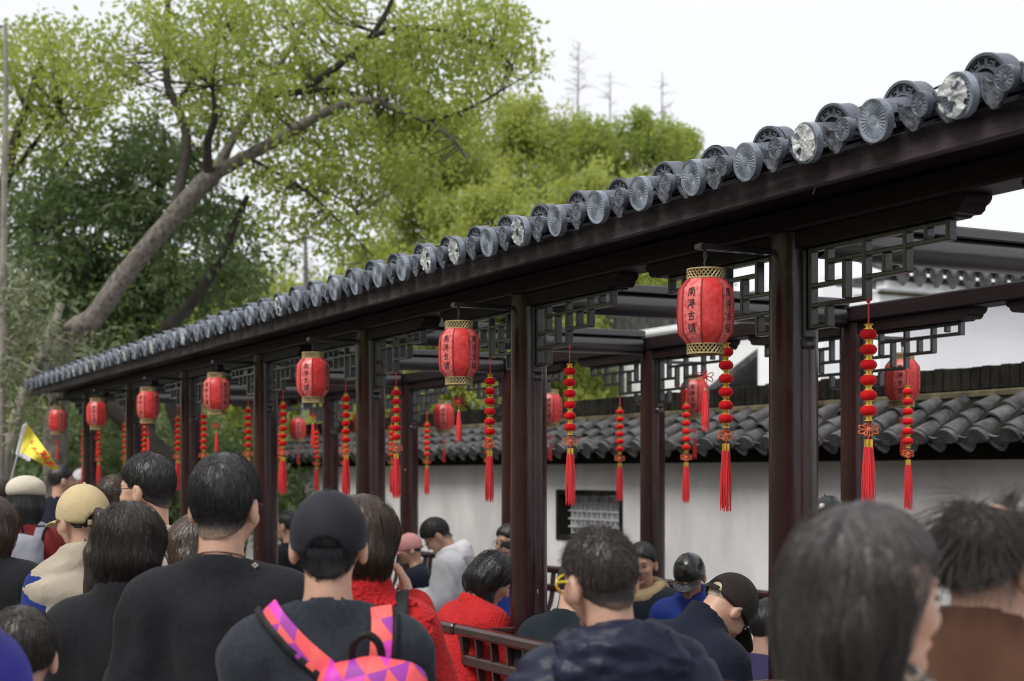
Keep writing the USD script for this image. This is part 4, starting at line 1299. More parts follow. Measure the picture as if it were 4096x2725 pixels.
# distant wood that closes the view low down
q = np.random.default_rng(77)
P = []
for x in np.linspace(-30, 34, 120):
    n = 200
    yy = q.uniform(44, 52, n)
    P.append(np.stack([x + q.normal(0, .6, n), yy, q.random(n) * (6.5 + 2.0 * meshkit.noise(np.array([[x * .25, 0, 0]]))[0])], 1))
for i in range(8000):                                  # unseen wood beside and behind the viewer, placed to darken reflections
    if q.random() < .5:
        p = (-13 - q.random() * 4, -16 + q.random() * 38)
    else:
        p = (-17 + q.random() * 14, -13 - q.random() * 4)
    P.append(np.array([[*p, q.random() ** .8 * (7.5 + 2.5 * math.sin(p[0] * .9 + p[1] * .7))]]))
P = np.vstack(P)
pi_parent = thing('distant_and_unseen_wood', 'pale green distant wood, and unseen wood around the viewer that darkens reflections', 'wood', (0, 0, 0), kind='stuff')
crown(pi_parent, 'foliage', P, [leaf_cluster(18, .22, .11, .5, .2, 200)], 'leaf_far', 70, .8, 1.4)
# ------------------------------------------------------------------ people: smooth bodies from distance fields


def axis_points(lo, hi, coarse, fines):
    xs = [lo]
    while xs[-1] < hi:
        x = xs[-1]
        h = coarse
        for a, b, f in fines:
            if a - 1e-9 <= x < b:
                h = min(h, f)
            elif x < a < x + h:
                h = max(a - x, f)
        xs.append(x + h)
    return np.array(xs, np.float32)


def nets(fn, ax, ay, az):
    """Surface nets of fn(x, y, z) < 0 on a grid with uneven spacing."""
    shp = (len(ax), len(ay), len(az))
    X, Y, Z = np.meshgrid(ax, ay, az, indexing='ij')
    F = fn(X, Y, Z).astype(np.float32)
    F[[0, -1]] = np.maximum(F[[0, -1]], 1e-3)
    F[:, [0, -1]] = np.maximum(F[:, [0, -1]], 1e-3)
    F[:, :, [0, -1]] = np.maximum(F[:, :, [0, -1]], 1e-3)
    S = F < 0
    cnt = np.zeros(tuple(n - 1 for n in shp), np.int8)
    for a in (0, 1):
        for b in (0, 1):
            for c in (0, 1):
                cnt += S[a:shp[0] - 1 + a, b:shp[1] - 1 + b, c:shp[2] - 1 + c]
    mixed = (cnt > 0) & (cnt < 8)
    idx = np.full(mixed.shape, -1, np.int64)
    I, J, Q = np.nonzero(mixed)
    n = len(I)
    idx[I, J, Q] = np.arange(n)
    acc, num = np.zeros((n, 3)), np.zeros(n)
    C = (ax, ay, az)
    for d in range(3):
        o1, o2 = [q for q in range(3) if q != d]
        for u in (0, 1):
            for w in (0, 1):
                off = [0, 0, 0]
                off[o1], off[o2] = u, w
                a = (I + off[0], J + off[1], Q + off[2])
                b = list(a)
                b[d] = b[d] + 1
                fa, fb = F[a], F[tuple(b)]
                m = (fa < 0) != (fb < 0)
                t = fa[m] / (fa[m] - fb[m])
                p = np.stack([C[q][a[q][m]] for q in range(3)], 1)
                p[:, d] += t * (C[d][b[d][m]] - C[d][a[d][m]])
                acc[m] += p
                num[m] += 1
    V = acc / num[:, None]
    faces = []
    for d in range(3):
        o1, o2 = (d + 1) % 3, (d + 2) % 3
        sl0, sl1 = [slice(1, -1)] * 3, [slice(1, -1)] * 3
        sl0[d], sl1[d] = slice(0, -1), slice(1, None)
        A, B = S[tuple(sl0)], S[tuple(sl1)]
        P = np.stack(np.nonzero(A != B), 1)
        if not len(P):
            continue
        inside = A[tuple(P.T)]
        P[:, o1] += 1
        P[:, o2] += 1
        c = []
        for u, w in ((-1, -1), (0, -1), (0, 0), (-1, 0)):
            q = P.copy()
            q[:, o1] += u
            q[:, o2] += w
            c.append(idx[tuple(q.T)])
        c = np.stack(c, 1)
        c = np.where(inside[:, None], c, c[:, ::-1])
        faces.append(c)
    Fq = np.vstack(faces)
    return V, np.vstack([Fq[:, [0, 1, 2]], Fq[:, [0, 2, 3]]])


def cap(P, a, b, ra, rb=None):
    x, y, z = P
    rb = ra if rb is None else rb
    ba = [b[i] - a[i] for i in range(3)]
    q = (x - a[0], y - a[1], z - a[2])
    h = np.clip((q[0] * ba[0] + q[1] * ba[1] + q[2] * ba[2]) / max(sum(c * c for c in ba), 1e-9), 0, 1)
    return np.sqrt((q[0] - h * ba[0]) ** 2 + (q[1] - h * ba[1]) ** 2 + (q[2] - h * ba[2]) ** 2) - (ra + (rb - ra) * h)


def ell(P, c, r):
    x, y, z = (P[0] - c[0]), (P[1] - c[1]), (P[2] - c[2])
    k0 = np.sqrt((x / r[0]) ** 2 + (y / r[1]) ** 2 + (z / r[2]) ** 2)
    k1 = np.sqrt((x / r[0] ** 2) ** 2 + (y / r[1] ** 2) ** 2 + (z / r[2] ** 2) ** 2)
    return k0 * (k0 - 1) / np.maximum(k1, 1e-6)


def smin(a, b, k):
    h = np.clip(.5 + .5 * (b - a) / k, 0, 1)
    return b + (a - b) * h - k * h * (1 - h)


def smax(a, b, k):
    return -smin(-a, -b, k)


def sunion(ds, k):
    out = ds[0]
    for d in ds[1:]:
        out = smin(out, d, k)
    return out


def head_sdf(P):
    d = ell(P, (0, -.012, .022), (.0745, .0925, .0905))
    d = smin(d, ell(P, (0, .024, -.036), (.056, .062, .076)), .035)
    d = smin(d, cap(P, (-.028, .070, .020), (.028, .070, .020), .012), .02)
    d = smin(d, cap(P, (0, .080, .006), (0, .099, -.028), .0075, .0115), .014)
    d = smin(d, cap(P, (-.012, .089, -.033), (.012, .089, -.033), .0075), .012)
    d = smin(d, ell(P, (0, .079, -.067), (.024, .011, .010)), .012)
    d = smin(d, ell(P, (0, .072, -.098), (.022, .016, .014)), .02)
    for sx in (-1, 1):
        d = smin(d, ell(P, (sx * .046, .058, -.028), (.018, .02, .02)), .02)
        d = smax(d, -ell(P, (sx * .031, .094, .003), (.016, .014, .009)), .012)
        e = ell(P, (sx * .0825, -.016, -.014), (.013, .020, .034))
        e = smax(e, -ell(P, (sx * .094, -.008, -.010), (.008, .010, .019)), .006)
        d = smin(d, e, .012)
    return d


SKIN = {}


def skin_mat(name, c, r=.5):
    if name not in SKIN:
        SKIN[name] = pm('skin_' + name, c, r, .12, 25, .08, 160, tint=tuple(np.array(c) * (1.12, 1.0, .95)), sub=.25)
    return SKIN[name]


skin_mat('fair', (.50, .315, .235))
skin_mat('warm', (.42, .25, .175))
skin_mat('tan', (.31, .175, .115))


def hair_mat(name, base, tint, rough=.38):
    M[name] = pm(name, base, rough, .3, 16, .5, 70, stretch=(1, 1, .12), bstretch=(1.6, 1.6, .06), tint=tint, spec=.55)


hair_mat('hair_black', (.0065, .0062, .007), (.018, .016, .017))
hair_mat('hair_brown', (.022, .0125, .008), (.055, .03, .018))
hair_mat('hair_dark_brown', (.012, .0085, .0075), (.028, .019, .015))
hair_mat('hair_sheen', (.017, .015, .0148), (.068, .060, .057), .30)  # the lighter tint paints in the grey gloss streaks
hair_mat('hair_white', (.42, .35, .25), (.58, .5, .38), .6)
hair_mat('stubble', (.03, .022, .019), (.09, .06, .05), .8)


def cloth(name, base, var=.15, bump=.25, bscale=220, rough=.85, sheen=.04, scale=5, tint=None, stretch=(1, 1, 1)):
    M[name] = pm(name, base, rough, var, scale, bump, bscale, sheen=sheen, tint=tint, spec=.18, stretch=stretch)


def creased(name, base, tint, s=13.0):
    M[name] = pm(name, base, .85, .2, 90, .85, s, sheen=.05, tint=tint, spec=.22, stretch=(1, 1, 1), bstretch=(1.0, 1.0, .34))


creased('black_knit', (.0085, .009, .0125), (.0125, .013, .0175), 11.0)
creased('black_wool', (.0075, .0078, .011), (.011, .0115, .015), 9.0)
creased('slate_sweat', (.018, .022, .031), (.025, .030, .041), 12.0)
cloth('navy_puffer', (.012, .014, .030), rough=.42, sheen=.0, bump=.3, bscale=30, tint=(.017, .020, .042))
cloth('beige_puffer', (.36, .30, .235), rough=.55, bump=.2, bscale=30, tint=(.42, .36, .29))
cloth('royal_blue', (.012, .024, .15), tint=(.018, .034, .2))
cloth('violet_blue', (.03, .028, .24), rough=.5, tint=(.04, .036, .30))
cloth('cyan_jacket', (.03, .22, .42), rough=.5)
cloth('beige_cotton', (.40, .34, .30), tint=(.47, .41, .37))
cloth('red_cable', (.42, .012, .016), bump=1.0, bscale=70, tint=(.52, .022, .024))
cloth('dark_red', (.16, .018, .02))
cloth('teal_black', (.010, .016, .022))
cloth('navy_wool', (.008, .011, .024), bump=.5, bscale=140)
cloth('blue_jacket', (.012, .035, .24), rough=.5)
cloth('white_hoodie', (.74, .73, .78), tint=(.82, .81, .85))
cloth('pink_print', (.75, .02, .22))
cloth('denim', (.02, .045, .12), bump=.5, tint=(.035, .075, .19))
cloth('dark_trousers', (.012, .012, .015))
cloth('cream_felt', (.58, .52, .43), bump=.5, bscale=160, tint=(.66, .60, .50))
cloth('tan_cap', (.46, .36, .20), tint=(.53, .42, .25))
cloth('black_cap', (.014, .014, .020), bump=.2, rough=.7, tint=(.018, .018, .026))
cloth('brown_black_cap', (.022, .016, .016), tint=(.03, .022, .022))
cloth('pink_cap', (.46, .22, .22))
cloth('white_cap', (.7, .7, .75))
cloth('grey_bag', (.25, .26, .31), rough=.6, tint=(.31, .32, .37))
cloth('black_strap', (.01, .01, .012), rough=.5)
cloth('leopard', (.06, .04, .03))
cloth('brown_jacket', (.07, .03, .02), tint=(.1, .05, .03))
cloth('grey_sleeve', (.22, .23, .25))
cloth('purple_knit', (.045, .035, .10))
cloth('tan_hood', (.34, .25, .15))
M['leather'] = pm('black_leather', (.008, .008, .009), .22, .3, 12, .4, 40, coat=.4)
M['yellow_plastic'] = pm('yellow_plastic', (.75, .52, .01), .3, .05)
M['metal_frame'] = pm('dark_metal_frame', (.05, .05, .055), .3, .1, metallic=.6)
M['eye'] = pm('eye_dark', (.012, .009, .008), .15, .1)
M['lip'] = pm('lip_red', (.33, .10, .09), .45, .1)
M['brow'] = pm('brow_dark', (.02, .015, .013), .7, .2)
M['leopard'] = usdkit.material(stage, '/World/Looks/spotted_fleece', {
    'tc': ('texture_coordinate', {}), 'v': ('voronoi_texture', {'scale': 34.0}) if False else ('noise_texture', {'scale': 42.0, 'detail': 1.0}),
    'r': ('rgb_ramp', {'ramp': [(.40, (.02, .015, .012)), (.47, (.07, .05, .035)), (.53, (.38, .30, .22)), (.7, (.5, .42, .33))]}),
    'p': ('principled_bsdf', {'roughness': .95, 'sheen_weight': .4})}, [('tc.object', 'v.vector'), ('v.fac', 'r.fac'), ('r.color', 'p.base_color')], surface='p.BSDF')
# triangles of pink, purple, coral and white for the small backpack
M['triangle_print'] = usdkit.material(stage, '/World/Looks/triangle_print', {
    'tc': ('texture_coordinate', {}), 'mp': ('mapping', {'scale': (21, 21, 21), 'rotation': (0.0, 0.25, 0.0)}), 's': ('separate_xyz', {}),
    'sk': ('math', {'math_type': 'multiply_add', 'value2': 0.5}),
    'fu': ('math', {'math_type': 'floor'}), 'fv': ('math', {'math_type': 'floor'}), 'ru': ('math', {'math_type': 'fraction'}), 'rv': ('math', {'math_type': 'fraction'}),
    'gt': ('math', {'math_type': 'greater_than'}), 'h': ('math', {'math_type': 'multiply_add', 'value2': .37}), 'cb': ('combine_xyz', {}), 'wn': ('noise_texture', {'scale': 3.37, 'detail': 0.0}),
    'r': ('rgb_ramp', {'interpolate': False, 'ramp': [(0, (.72, .075, .085)), (.42, (.70, .10, .09)), (.5, (.28, .022, .30)), (.60, (.72, .085, .10)), (.66, (.55, .03, .40)), (.74, (.70, .55, .58)), (.80, (.24, .02, .28))]}),
    'p': ('principled_bsdf', {'roughness': .6})},
    [('tc.object', 'mp.vector'), ('mp.vector', 's.vector'), ('s.z', 'sk.value1'), ('s.x', 'sk.value3'), ('sk.value', 'fu.value1'), ('s.z', 'fv.value1'), ('sk.value', 'ru.value1'), ('s.z', 'rv.value1'),
     ('ru.value', 'gt.value1'), ('rv.value', 'gt.value2'), ('gt.value', 'h.value1'), ('fu.value', 'h.value3'), ('h.value', 'cb.x'), ('fv.value', 'cb.y'), ('cb.vector', 'wn.vector'), ('wn.fac', 'r.fac'), ('r.color', 'p.base_color')],
    surface='p.BSDF')

PIV, PIVH = np.array([0, -.012, 1.515]), np.array([0, -.022, -.083])
HC = PIV - PIVH                      # skull centre of a straight standing figure of 1.70 m
SH_Z = 1.345


class Figure:
    """A clothed person. Local space Q: standing, 1.70 m tall, facing +y; 'lean' bends the upper body at the hips."""

    def __init__(self, label, px, top, Y, yaw=0, lean=0, roll=0, head=(0, 0, 0), arms=None, seat=False, skin='fair', build=1.0, res=1.0, height=None, name='person', hat_top=0.0, head_scale=1.0, legs=True):
        self.res, self.build, self.seat = res, build, seat
        R = rot('z', head[0]) @ rot('x', -head[1]) @ rot('y', head[2])
        self.R, self.hs = R, head_scale
        self.lean = rot('x', -lean) @ rot('y', roll)
        p = W(px, top, Y)
        # height of the crown for a figure of scale 1
        hip = np.array([0, 0, .93])
        crown_q = PIV + R @ ((np.array([0, -.012, .113 + hat_top]) - PIVH) * head_scale)
        crown_p = hip + self.lean @ (crown_q - hip)
        self.hip = hip
        if seat:
            self.sc = height or 1.0
            self.dz = p[2] - crown_p[2] * self.sc
        else:
            self.sc = height or p[2] / crown_p[2]
            self.dz = p[2] - crown_p[2] * self.sc
        yawr = rot('z', yaw)
        xy = p[:2] - (yawr @ (np.array([crown_p[0], crown_p[1], 0]) * self.sc))[:2]
        self.t = thing(name, label, 'person', (xy[0], xy[1], 0), yaw)
        self.skin = SKIN[skin]
        self.arms = arms or {}
        self.joints()
        self.body()

    def toP(self, v):
        v = (v - self.hip) @ self.lean.T + self.hip
        return v * self.sc + np.array([0, 0, self.dz])

    def toQ(self, v):
        return (np.asarray(v) - self.hip) @ self.lean + self.hip

    def h2q(self, v):
        return PIV + ((np.asarray(v) - PIVH) * self.hs) @ self.R.T

    def h2p(self, v):
        return self.toP(self.h2q(v))

    def joints(self):
        b = self.build
        self.sh = {s: np.array([s * .152 * b, -.01, SH_Z]) for s in (-1, 1)}
        self.el, self.wr, self.hd = {}, {}, {}
        for s, key in ((-1, 'l'), (1, 'r')):
            e, w = self.arms.get(key, ((s * .203 * b, -.025, 1.10), (s * .20 * b, .045, .86)))[:2]
            self.el[s], self.wr[s] = np.array(e, float), np.array(w, float)
            d = self.wr[s] - self.el[s]
            self.hd[s] = self.wr[s] + d / np.linalg.norm(d) * .085
        if self.seat:
            f = -self.dz / self.sc                        # floor in unscaled figure space
            L = {s: [np.array([s * .09, .0, .91]), np.array([s * .115, .41, .93 - .03]), np.array([s * .115, .44, max(f + .19, .47)]), np.array([s * .12, .53, max(f + .15, .43)])] for s in (-1, 1)}
        else:
            L = {s: [np.array([s * .085, 0, .90]), np.array([s * .095, .01, .48]), np.array([s * .10, -.02, .085]), np.array([s * .115, .10, .035])] for s in (-1, 1)}
        self.L = {s: [self.toQ(p) for p in v] for s, v in L.items()}

    def torso(self, P, o=0.0, arms=True, legs=False, sleeve=0.0, short=None):
        b = self.build
        x, y, z = P
        ds = [ell(P, (0, 0, 1.22), (.160 * b + o, .112 + o, .205 + o)), ell(P, (0, .01, 1.04), (.150 * b + o, .108 + o, .20 + o)), ell(P, (0, -.005, .93), (.168 * b + o, .122 + o, .15 + o)),
              cap(P, (-.135 * b, -.015, SH_Z - .008), (.135 * b, -.015, SH_Z - .008), .056 + o)]
        for s in (-1, 1):
            ds.append(cap(P, (s * .02, -.02, 1.452), (s * .138 * b, -.012, SH_Z + .0), .040 + o * .8, .050 + o))
        d = sunion(ds, .05)
        if arms:
            for s in (-1, 1):
                a = cap(P, self.sh[s], self.el[s], .051 + o + sleeve, .041 + o + sleeve)
                w = self.wr[s] if short is None else self.el[s] + (self.wr[s] - self.el[s]) * short
                f = cap(P, self.el[s], w, .041 + o + sleeve, (.031 if short is None else .036) + o + sleeve)
                d = smin(d, smin(a, f, .02), .035)
        return d

    def legs_sdf(self, P, o=0.0):
        ds = []
        for s in (-1, 1):
            h, k, a, t = self.L[s]
            ds += [smin(cap(P, h, k, .082 + o, .056 + o), cap(P, k, a, .054 + o, .040 + o), .03)]
        return np.minimum(*ds) if len(ds) == 2 else ds[0]

    def feet(self, P, sides=(-1, 1)):
        d = [cap(P, self.L[s][2] + self.lean.T @ np.array([0, 0, -.03]), self.L[s][3], .045, .038) for s in sides]
        return d[0] if len(d) == 1 else np.minimum(*d)

    def hand_sdf(self, P, s):
        """Palm, four fingers of different lengths with a bend, and a thumb from the side."""
        w, h = self.wr[s], self.hd[s]
        d = (h - w) / np.linalg.norm(h - w)
        mode = self.arms.get('l' if s < 0 else 'r', (0, 0))[2:] or ('relaxed',)
        side = np.cross(d, np.array([0, 0, 1.0])) if abs(d[2]) < .8 else np.cross(d, np.array([s * -1.0, 0, 0]))
        side /= np.linalg.norm(side)
        nrm = np.cross(side, d)
        if mode[0] == 'up':
            nrm = -nrm
        out = cap(P, w, w + d * .03, .028, .026)
        for k in (-1.2, 0, 1.2):
            out = smin(out, cap(P, w + d * .02 + side * .012 * k, w + d * .085 + side * .018 * k, .014, .0125), .012)
        bend = {'relaxed': .45, 'grip': 1.25, 'up': .7, 'point': .8, 'flat': .15}[mode[0]]
        lens = [.066, .078, .072, .056]
        for i, ln in enumerate(lens):
            k = (i - 1.5)
            b = w + d * .09 + side * .0185 * k
            bd = .08 if (mode[0] == 'point' and i in (0, 1)) else bend
            d1 = d * math.cos(bd * .6) + nrm * math.sin(bd * .6)
            d2 = d * math.cos(bd * 1.5) + nrm * math.sin(bd * 1.5)
            m = b + d1 * ln * .55
            out = smin(out, smin(cap(P, b, m, .0088, .0082), cap(P, m, m + d2 * ln * .5, .0082, .0070), .004), .006)
        tb = w + d * .03 - side * .026
        tm = tb + (d * .7 - side * .6 + nrm * .35) * .04
        out = smin(out, smin(cap(P, tb, tm, .0115, .0100), cap(P, tm, tm + (d * .85 - side * .1 + nrm * .45) * .03, .0098, .0082), .004), .010)
        return out

    def body(self):
        r = self.res
        # head in its own axes, neck, trunk, limbs and hands in one field
        R, hs = self.R, self.hs

        def fn(X, Y, Z):
            P = (X, Y, Z)
            q = [X - PIV[0], Y - PIV[1], Z - PIV[2]]
            H = tuple((R[0, i] * q[0] + R[1, i] * q[1] + R[2, i] * q[2]) / hs + PIVH[i] for i in range(3))
            d = head_sdf(H) * hs
            jaw = self.h2q((0, -.028, -.05))
            d = smin(d, cap(P, (0, -.025, 1.41), jaw, .058, .054), .022)
            d = smin(d, self.torso(P, -.020), .03)
            d = np.minimum(d, smin(self.legs_sdf(P, -.014), d, .02))
            d = smin(d, self.feet(P) + .006, .02)
            for s in (-1, 1):
                d = smin(d, self.hand_sdf(P, s), .012)
            return d
        hc = self.h2q((0, 0, 0))
        pts = np.vstack([[*self.el.values()], [*self.wr.values()], [*self.hd.values()], *[self.L[s] for s in (-1, 1)], [hc + .14, hc - .14, (-.25, -.16, 1.2), (.25, .16, 1.2)]])
        lo, hi = pts.min(0) - .11, pts.max(0) + .11
        fh = .0065 * r
        fines = [[(hc[i] - .125, hc[i] + .125, fh)] for i in range(3)]
        for s, key in ((-1, 'l'), (1, 'r')):
            if key in self.arms:
                m = (self.wr[s] + self.hd[s]) / 2 + (self.hd[s] - self.wr[s]) * .4
                for i in range(3):
                    fines[i].append((m[i] - .09, m[i] + .09, .007 * r))
        ax = [axis_points(lo[i], hi[i], .028 * r, fines[i]) for i in range(3)]
        V, F = nets(fn, *ax)
        self.body_prim = obj('body', (self.toP(V), F), self.skin, self.t, True)

    def add(self, name, mesh, mat, parent=None, smooth=True, space='q', **kw):
        f = {'q': self.toP, 'h': self.h2p, 'p': lambda v: v}[space]
        v, fc = (np.array(mesh.vertices), np.array(mesh.faces)) if isinstance(mesh, trimesh.Trimesh) else mesh
        return obj(name, (f(np.asarray(v, float)), fc), M[mat] if isinstance(mat, str) else mat, parent or self.t, smooth, **kw)

    def grid(self, lo, hi, h):
        return [np.arange(lo[i], hi[i] + h, h, dtype=np.float32) for i in range(3)]

    def disp(self, V, F, fn):
        n = meshkit.arrays((V, F), True)[2]
        return V + n * fn(V)[:, None]

    # ---- clothes
    def top(self, mat, o=.016, hem=.86, neck=1.455, folds=.008, sleeve=.006, collar=0.0, res=.015, kind='sweater', short=None, seed=0, name='top', quilt=0, shoulder=0.0, hood=False, arms=True, neck_r=.062):
        hh = res * self.res

        def fn(X, Y, Z):
            P = (X, Y, Z)
            d = self.torso(P, o, arms, sleeve=sleeve, short=short)
            if shoulder:
                for s in (-1, 1):
                    d = smin(d, ell(P, (s * .165 * self.build, -.01, SH_Z - .02), (.07 + shoulder, .07 + shoulder, .06 + shoulder)), .04)
            d = smax(d, -(Z - hem) if not self.seat else -(Z - hem), .01)
            d = smax(d, Z + .35 * Y * (1 if Y is not None else 1) - (neck + collar), .012)
            d = smin(d, cap(P, (0, -.024, 1.38), (0, -.022, 1.452), .062 + o * .5), .03)
            d = smax(d, Z + .35 * Y - (neck + collar), .010)
            d = smax(d, -cap(P, (0, -.020, 1.462), (0, -.008, 1.62), neck_r), .006)
            if collar:
                c = np.maximum(cap(P, (0, -.022, 1.40), (0, -.015, 1.47 + collar), neck_r + .024), -cap(P, (0, -.022, 1.38), (0, -.010, 1.65), neck_r + .010))
                c = smax(c, Z + .45 * Y - (1.452 + collar), .008)
                d = smin(d, c, .02)
            return d
        pts = np.vstack([[*self.el.values()], [*self.wr.values()], [(-.24 * self.build, -.17, hem), (.24 * self.build, .17, 1.5 + collar)]])
        lo, hi = pts.min(0) - .10, pts.max(0) + .10
        V, F = nets(fn, *self.grid(lo, hi, hh))

        def dp(v):
            a = meshkit.fbm(v * (7, 7, 5) + seed * 3.1, 3, seed) - .5
            # pulls running down from the shoulders
            b = np.abs(meshkit.noise(v * (16, 16, 4.0) + v[:, 2:3] * (3, -2, 0) + seed, seed + 2) - .5)
            out = folds * (a * 1.6 - b * 1.7 + .35)
            out = np.maximum(out, -.55 * o) * np.clip((1.445 - v[:, 2]) / .12, .12, 1)
            if quilt:
                ph = v[:, 2] / quilt + (v[:, 0] * np.sign(v[:, 0] + 1e-6)) * 2.0
                out = out - .008 * np.exp(-((np.abs((ph % 1) - .5) - .5) / .13) ** 2) + .004 * (meshkit.noise(v * (30, 30, 60), seed) - .5)
            return out
        V = self.disp(V, F, dp)
        self.top_prim = self.add(name, (V, F), mat)
        return self.top_prim

    def hood_down(self, mat, r=1.0, seed=1, crinkle=.010):
        def fn(X, Y, Z):
            P = (X, Y, Z)
            q = np.sqrt(X ** 2 + (Y + .025) ** 2) - .088 * r
            zc = 1.452 + .10 * (-(Y + .02)) * .6 - np.clip(Y, 0, 1) * .5
            ring = np.sqrt(q ** 2 + (Z - zc) ** 2) - .036 * r
            bag = ell(P, (0, -.115, 1.405), (.135 * r, .060 * r, .085 * r))
            d = smin(ring, bag, .04)
            return smax(d, -cap(P, (0, -.02, 1.40), (0, -.01, 1.7), .064), .012)
        V, F = nets(fn, *self.grid((-.24, -.26, 1.24), (.24, .18, 1.60), .010 * self.res))
        V = self.disp(V, F, lambda v: crinkle * (2.2 * np.abs(meshkit.fbm(v * (14, 14, 26) + seed, 3, seed) - .5) - .35))
        return self.add('hood', (V, F), mat)

    def trousers(self, mat):
        def fn(X, Y, Z):
            P = (X, Y, Z)
            d = smin(self.legs_sdf(P, .010), ell(P, (0, -.005, .93), (.165 * self.build, .122, .14)), .04)
            return smax(d, Z - .98, .01)
        pts = np.vstack([self.L[s][:3] for s in (-1, 1)])
        lo, hi = pts.min(0) - .11, pts.max(0) + .11
        lo[:2] = np.minimum(lo[:2], -.22)
        hi[:2] = np.maximum(hi[:2], .22)
        V, F = nets(fn, *self.grid(lo, hi, .026 * self.res))
        V = self.disp(V, F, lambda v: .006 * (meshkit.fbm(v * 9, 2, 3) - .5) * 2)
        self.add('trousers', (V, F), mat)

        for sd in (-1, 1):
            V, F = nets(lambda X, Y, Z: self.feet((X, Y, Z), (sd,)) - .004, *self.grid(np.min(self.L[sd][2:], 0) - .1, np.max(self.L[sd][2:], 0) + .1, .02))
            self.add('shoe', (V, F), 'dark_trousers')


    # ---- hair
    def hair(self, style='short', mat='hair_black', vol=.012, line=.0, fade=False, length=.3, width=1.0, seed=0, strands=0, res=.0075, messy=.0, part=0.0, strand_len=.05, sw=.0011, face_open=1.0):
        b = vol
        hs = res * self.res

        dn = self.R.T @ self.lean.T @ np.array([0, 0, -1.0])
        dn = dn * (1, 1, 1) / np.linalg.norm(dn)

        def cut_front(H):
            x, y, z = H
            # face opening: keep behind a plane that runs from the forehead to the ears
            return (.80 * y - .60 * z - .022 + abs(part) * 0)

        def fn(X, Y, Z):
            H = (X, Y, Z)
            if style in ('short', 'mop', 'bald'):
                lift = .006 if style == 'mop' else 0
                d = ell(H, (0, -.014, .026 + lift), (.0755 + b, .0935 + b, .0925 + b * 1.15))
                if line < 0:
                    d = smin(d, cap(H, (0, -.028, -.02), (0, -.030, -.09), .061, .0605), .015)
                pl = (.66 * Y - Z + line) * .83
                d = smax(d, pl, .014)
                d = smax(d, -ell(H, (0, .085, -.03), (.066, .06, .085)), .012)
                for s in (-1, 1):
                    d = smax(d, -ell(H, (s * .092, -.008, -.020), (.026, .030, .044)), .008)
                if style == 'bald':
                    d = smax(d, -ell(H, (.01, .0, .12), (.055, .062, .05)), .02)
                return d
            d = ell(H, (0, -.014, .026), (.077 + b, .095 + b, .094 + b))
            q = (X / (1.42 * width), Y, Z)
            e = np.array([0, -.045, -.03]) + dn * (length - .03)
            fz = .030 if face_open > 1 else 0
            fl = cap(q, (0, -.022, .02), (0, -.050, -.04), .070 + b, .062 + b)
            fl = smin(fl, cap(q, (0, -.050, -.04), e, .062 + b, .052 + b * .6 + fz), .03)
            if style == 'tail':
                d = smax(d, (.66 * Y - Z - .045) * .83, .014)
                bun = cap(H, (0, -.105, .03), (0, -.135, .0), .022, .026)
                t = smin(cap(H, (0, -.135, .0), (-.03, -.15, -.13), .028, .042), cap(H, (-.03, -.15, -.13), (-.075, -.14, -.30), .042, .014), .03)
                d = smin(d, smin(bun, t, .02), .012)
            else:
                d = smin(d, fl, .03)
            d = smax(d, -ell(H, (0, .105, -.045), (.066 * face_open, .085 * (.5 + .5 * face_open), .105 * face_open)), .02)
            if face_open > 1:                                # tucked behind the ears
                d = smax(d, -np.maximum(-.004 - Y, Z - .050), .025)
            return d
        z0 = -.13 if style in ('short', 'mop', 'bald') else (-.36 if style == 'tail' else -length - .13)
        V, F = nets(fn, *self.grid((-.135 * width - .03, -.21 if style != 'long' else min(-.21, dn[1] * length - .15), z0), (.135 * width + .03, .13 if style != 'long' else max(.13, dn[1] * length + .08), .17), hs))
        amp = .003 if style in ('short', 'mop', 'bald') else .0035 if face_open == 1.0 else .0065

        def dp(v):
            if style in ('short', 'mop', 'bald'):
                a = np.arctan2(v[:, 0], -(v[:, 1] + .02))
                q = np.stack([a * 9, v[:, 2] * 6, np.hypot(v[:, 0], v[:, 1] + .02) * 30], 1)
                return amp * 2 * (meshkit.fbm(q + seed, 3, seed) - .5) + min(messy, .004) * (meshkit.fbm(v * 45 + seed, 2, seed + 1) - .4)
            a = np.arctan2(v[:, 0], -(v[:, 1] + .0))
            q = np.stack([a * 11 + v[:, 2] * 2.5, v[:, 2] * 3.5, 0 * a], 1)
            return amp * 2.0 * (meshkit.fbm(q + seed, 3, seed) - .5)
        V = self.disp(V, F, dp)
        hp = self.add('hair', (V, F), mat, space='h')
        if fade:
            def f2(X, Y, Z):
                H = (X, Y, Z)
                d = ell(H, (0, -.012, .022), (.0762, .0942, .0922))
                d = smin(d, cap(H, (0, -.030, -.03), (0, -.031, -.09), .0595, .0590), .02)
                d = smax(d, (.60 * Y - Z + line - .034) * .85, .006)
                d = smax(d, -ell(H, (0, .075, -.02), (.075, .075, .10)), .01)
                for s in (-1, 1):
                    d = smax(d, -ell(H, (s * .088, -.004, -.016), (.02, .024, .036)), .006)
                return d
            V2, F2 = nets(f2, *self.grid((-.10, -.12, -.14), (.10, .10, .14), .0075 * self.res))
            z0, z1 = self.h2p((0, -.08, -.094))[2], self.h2p((0, -.09, -.046))[2]
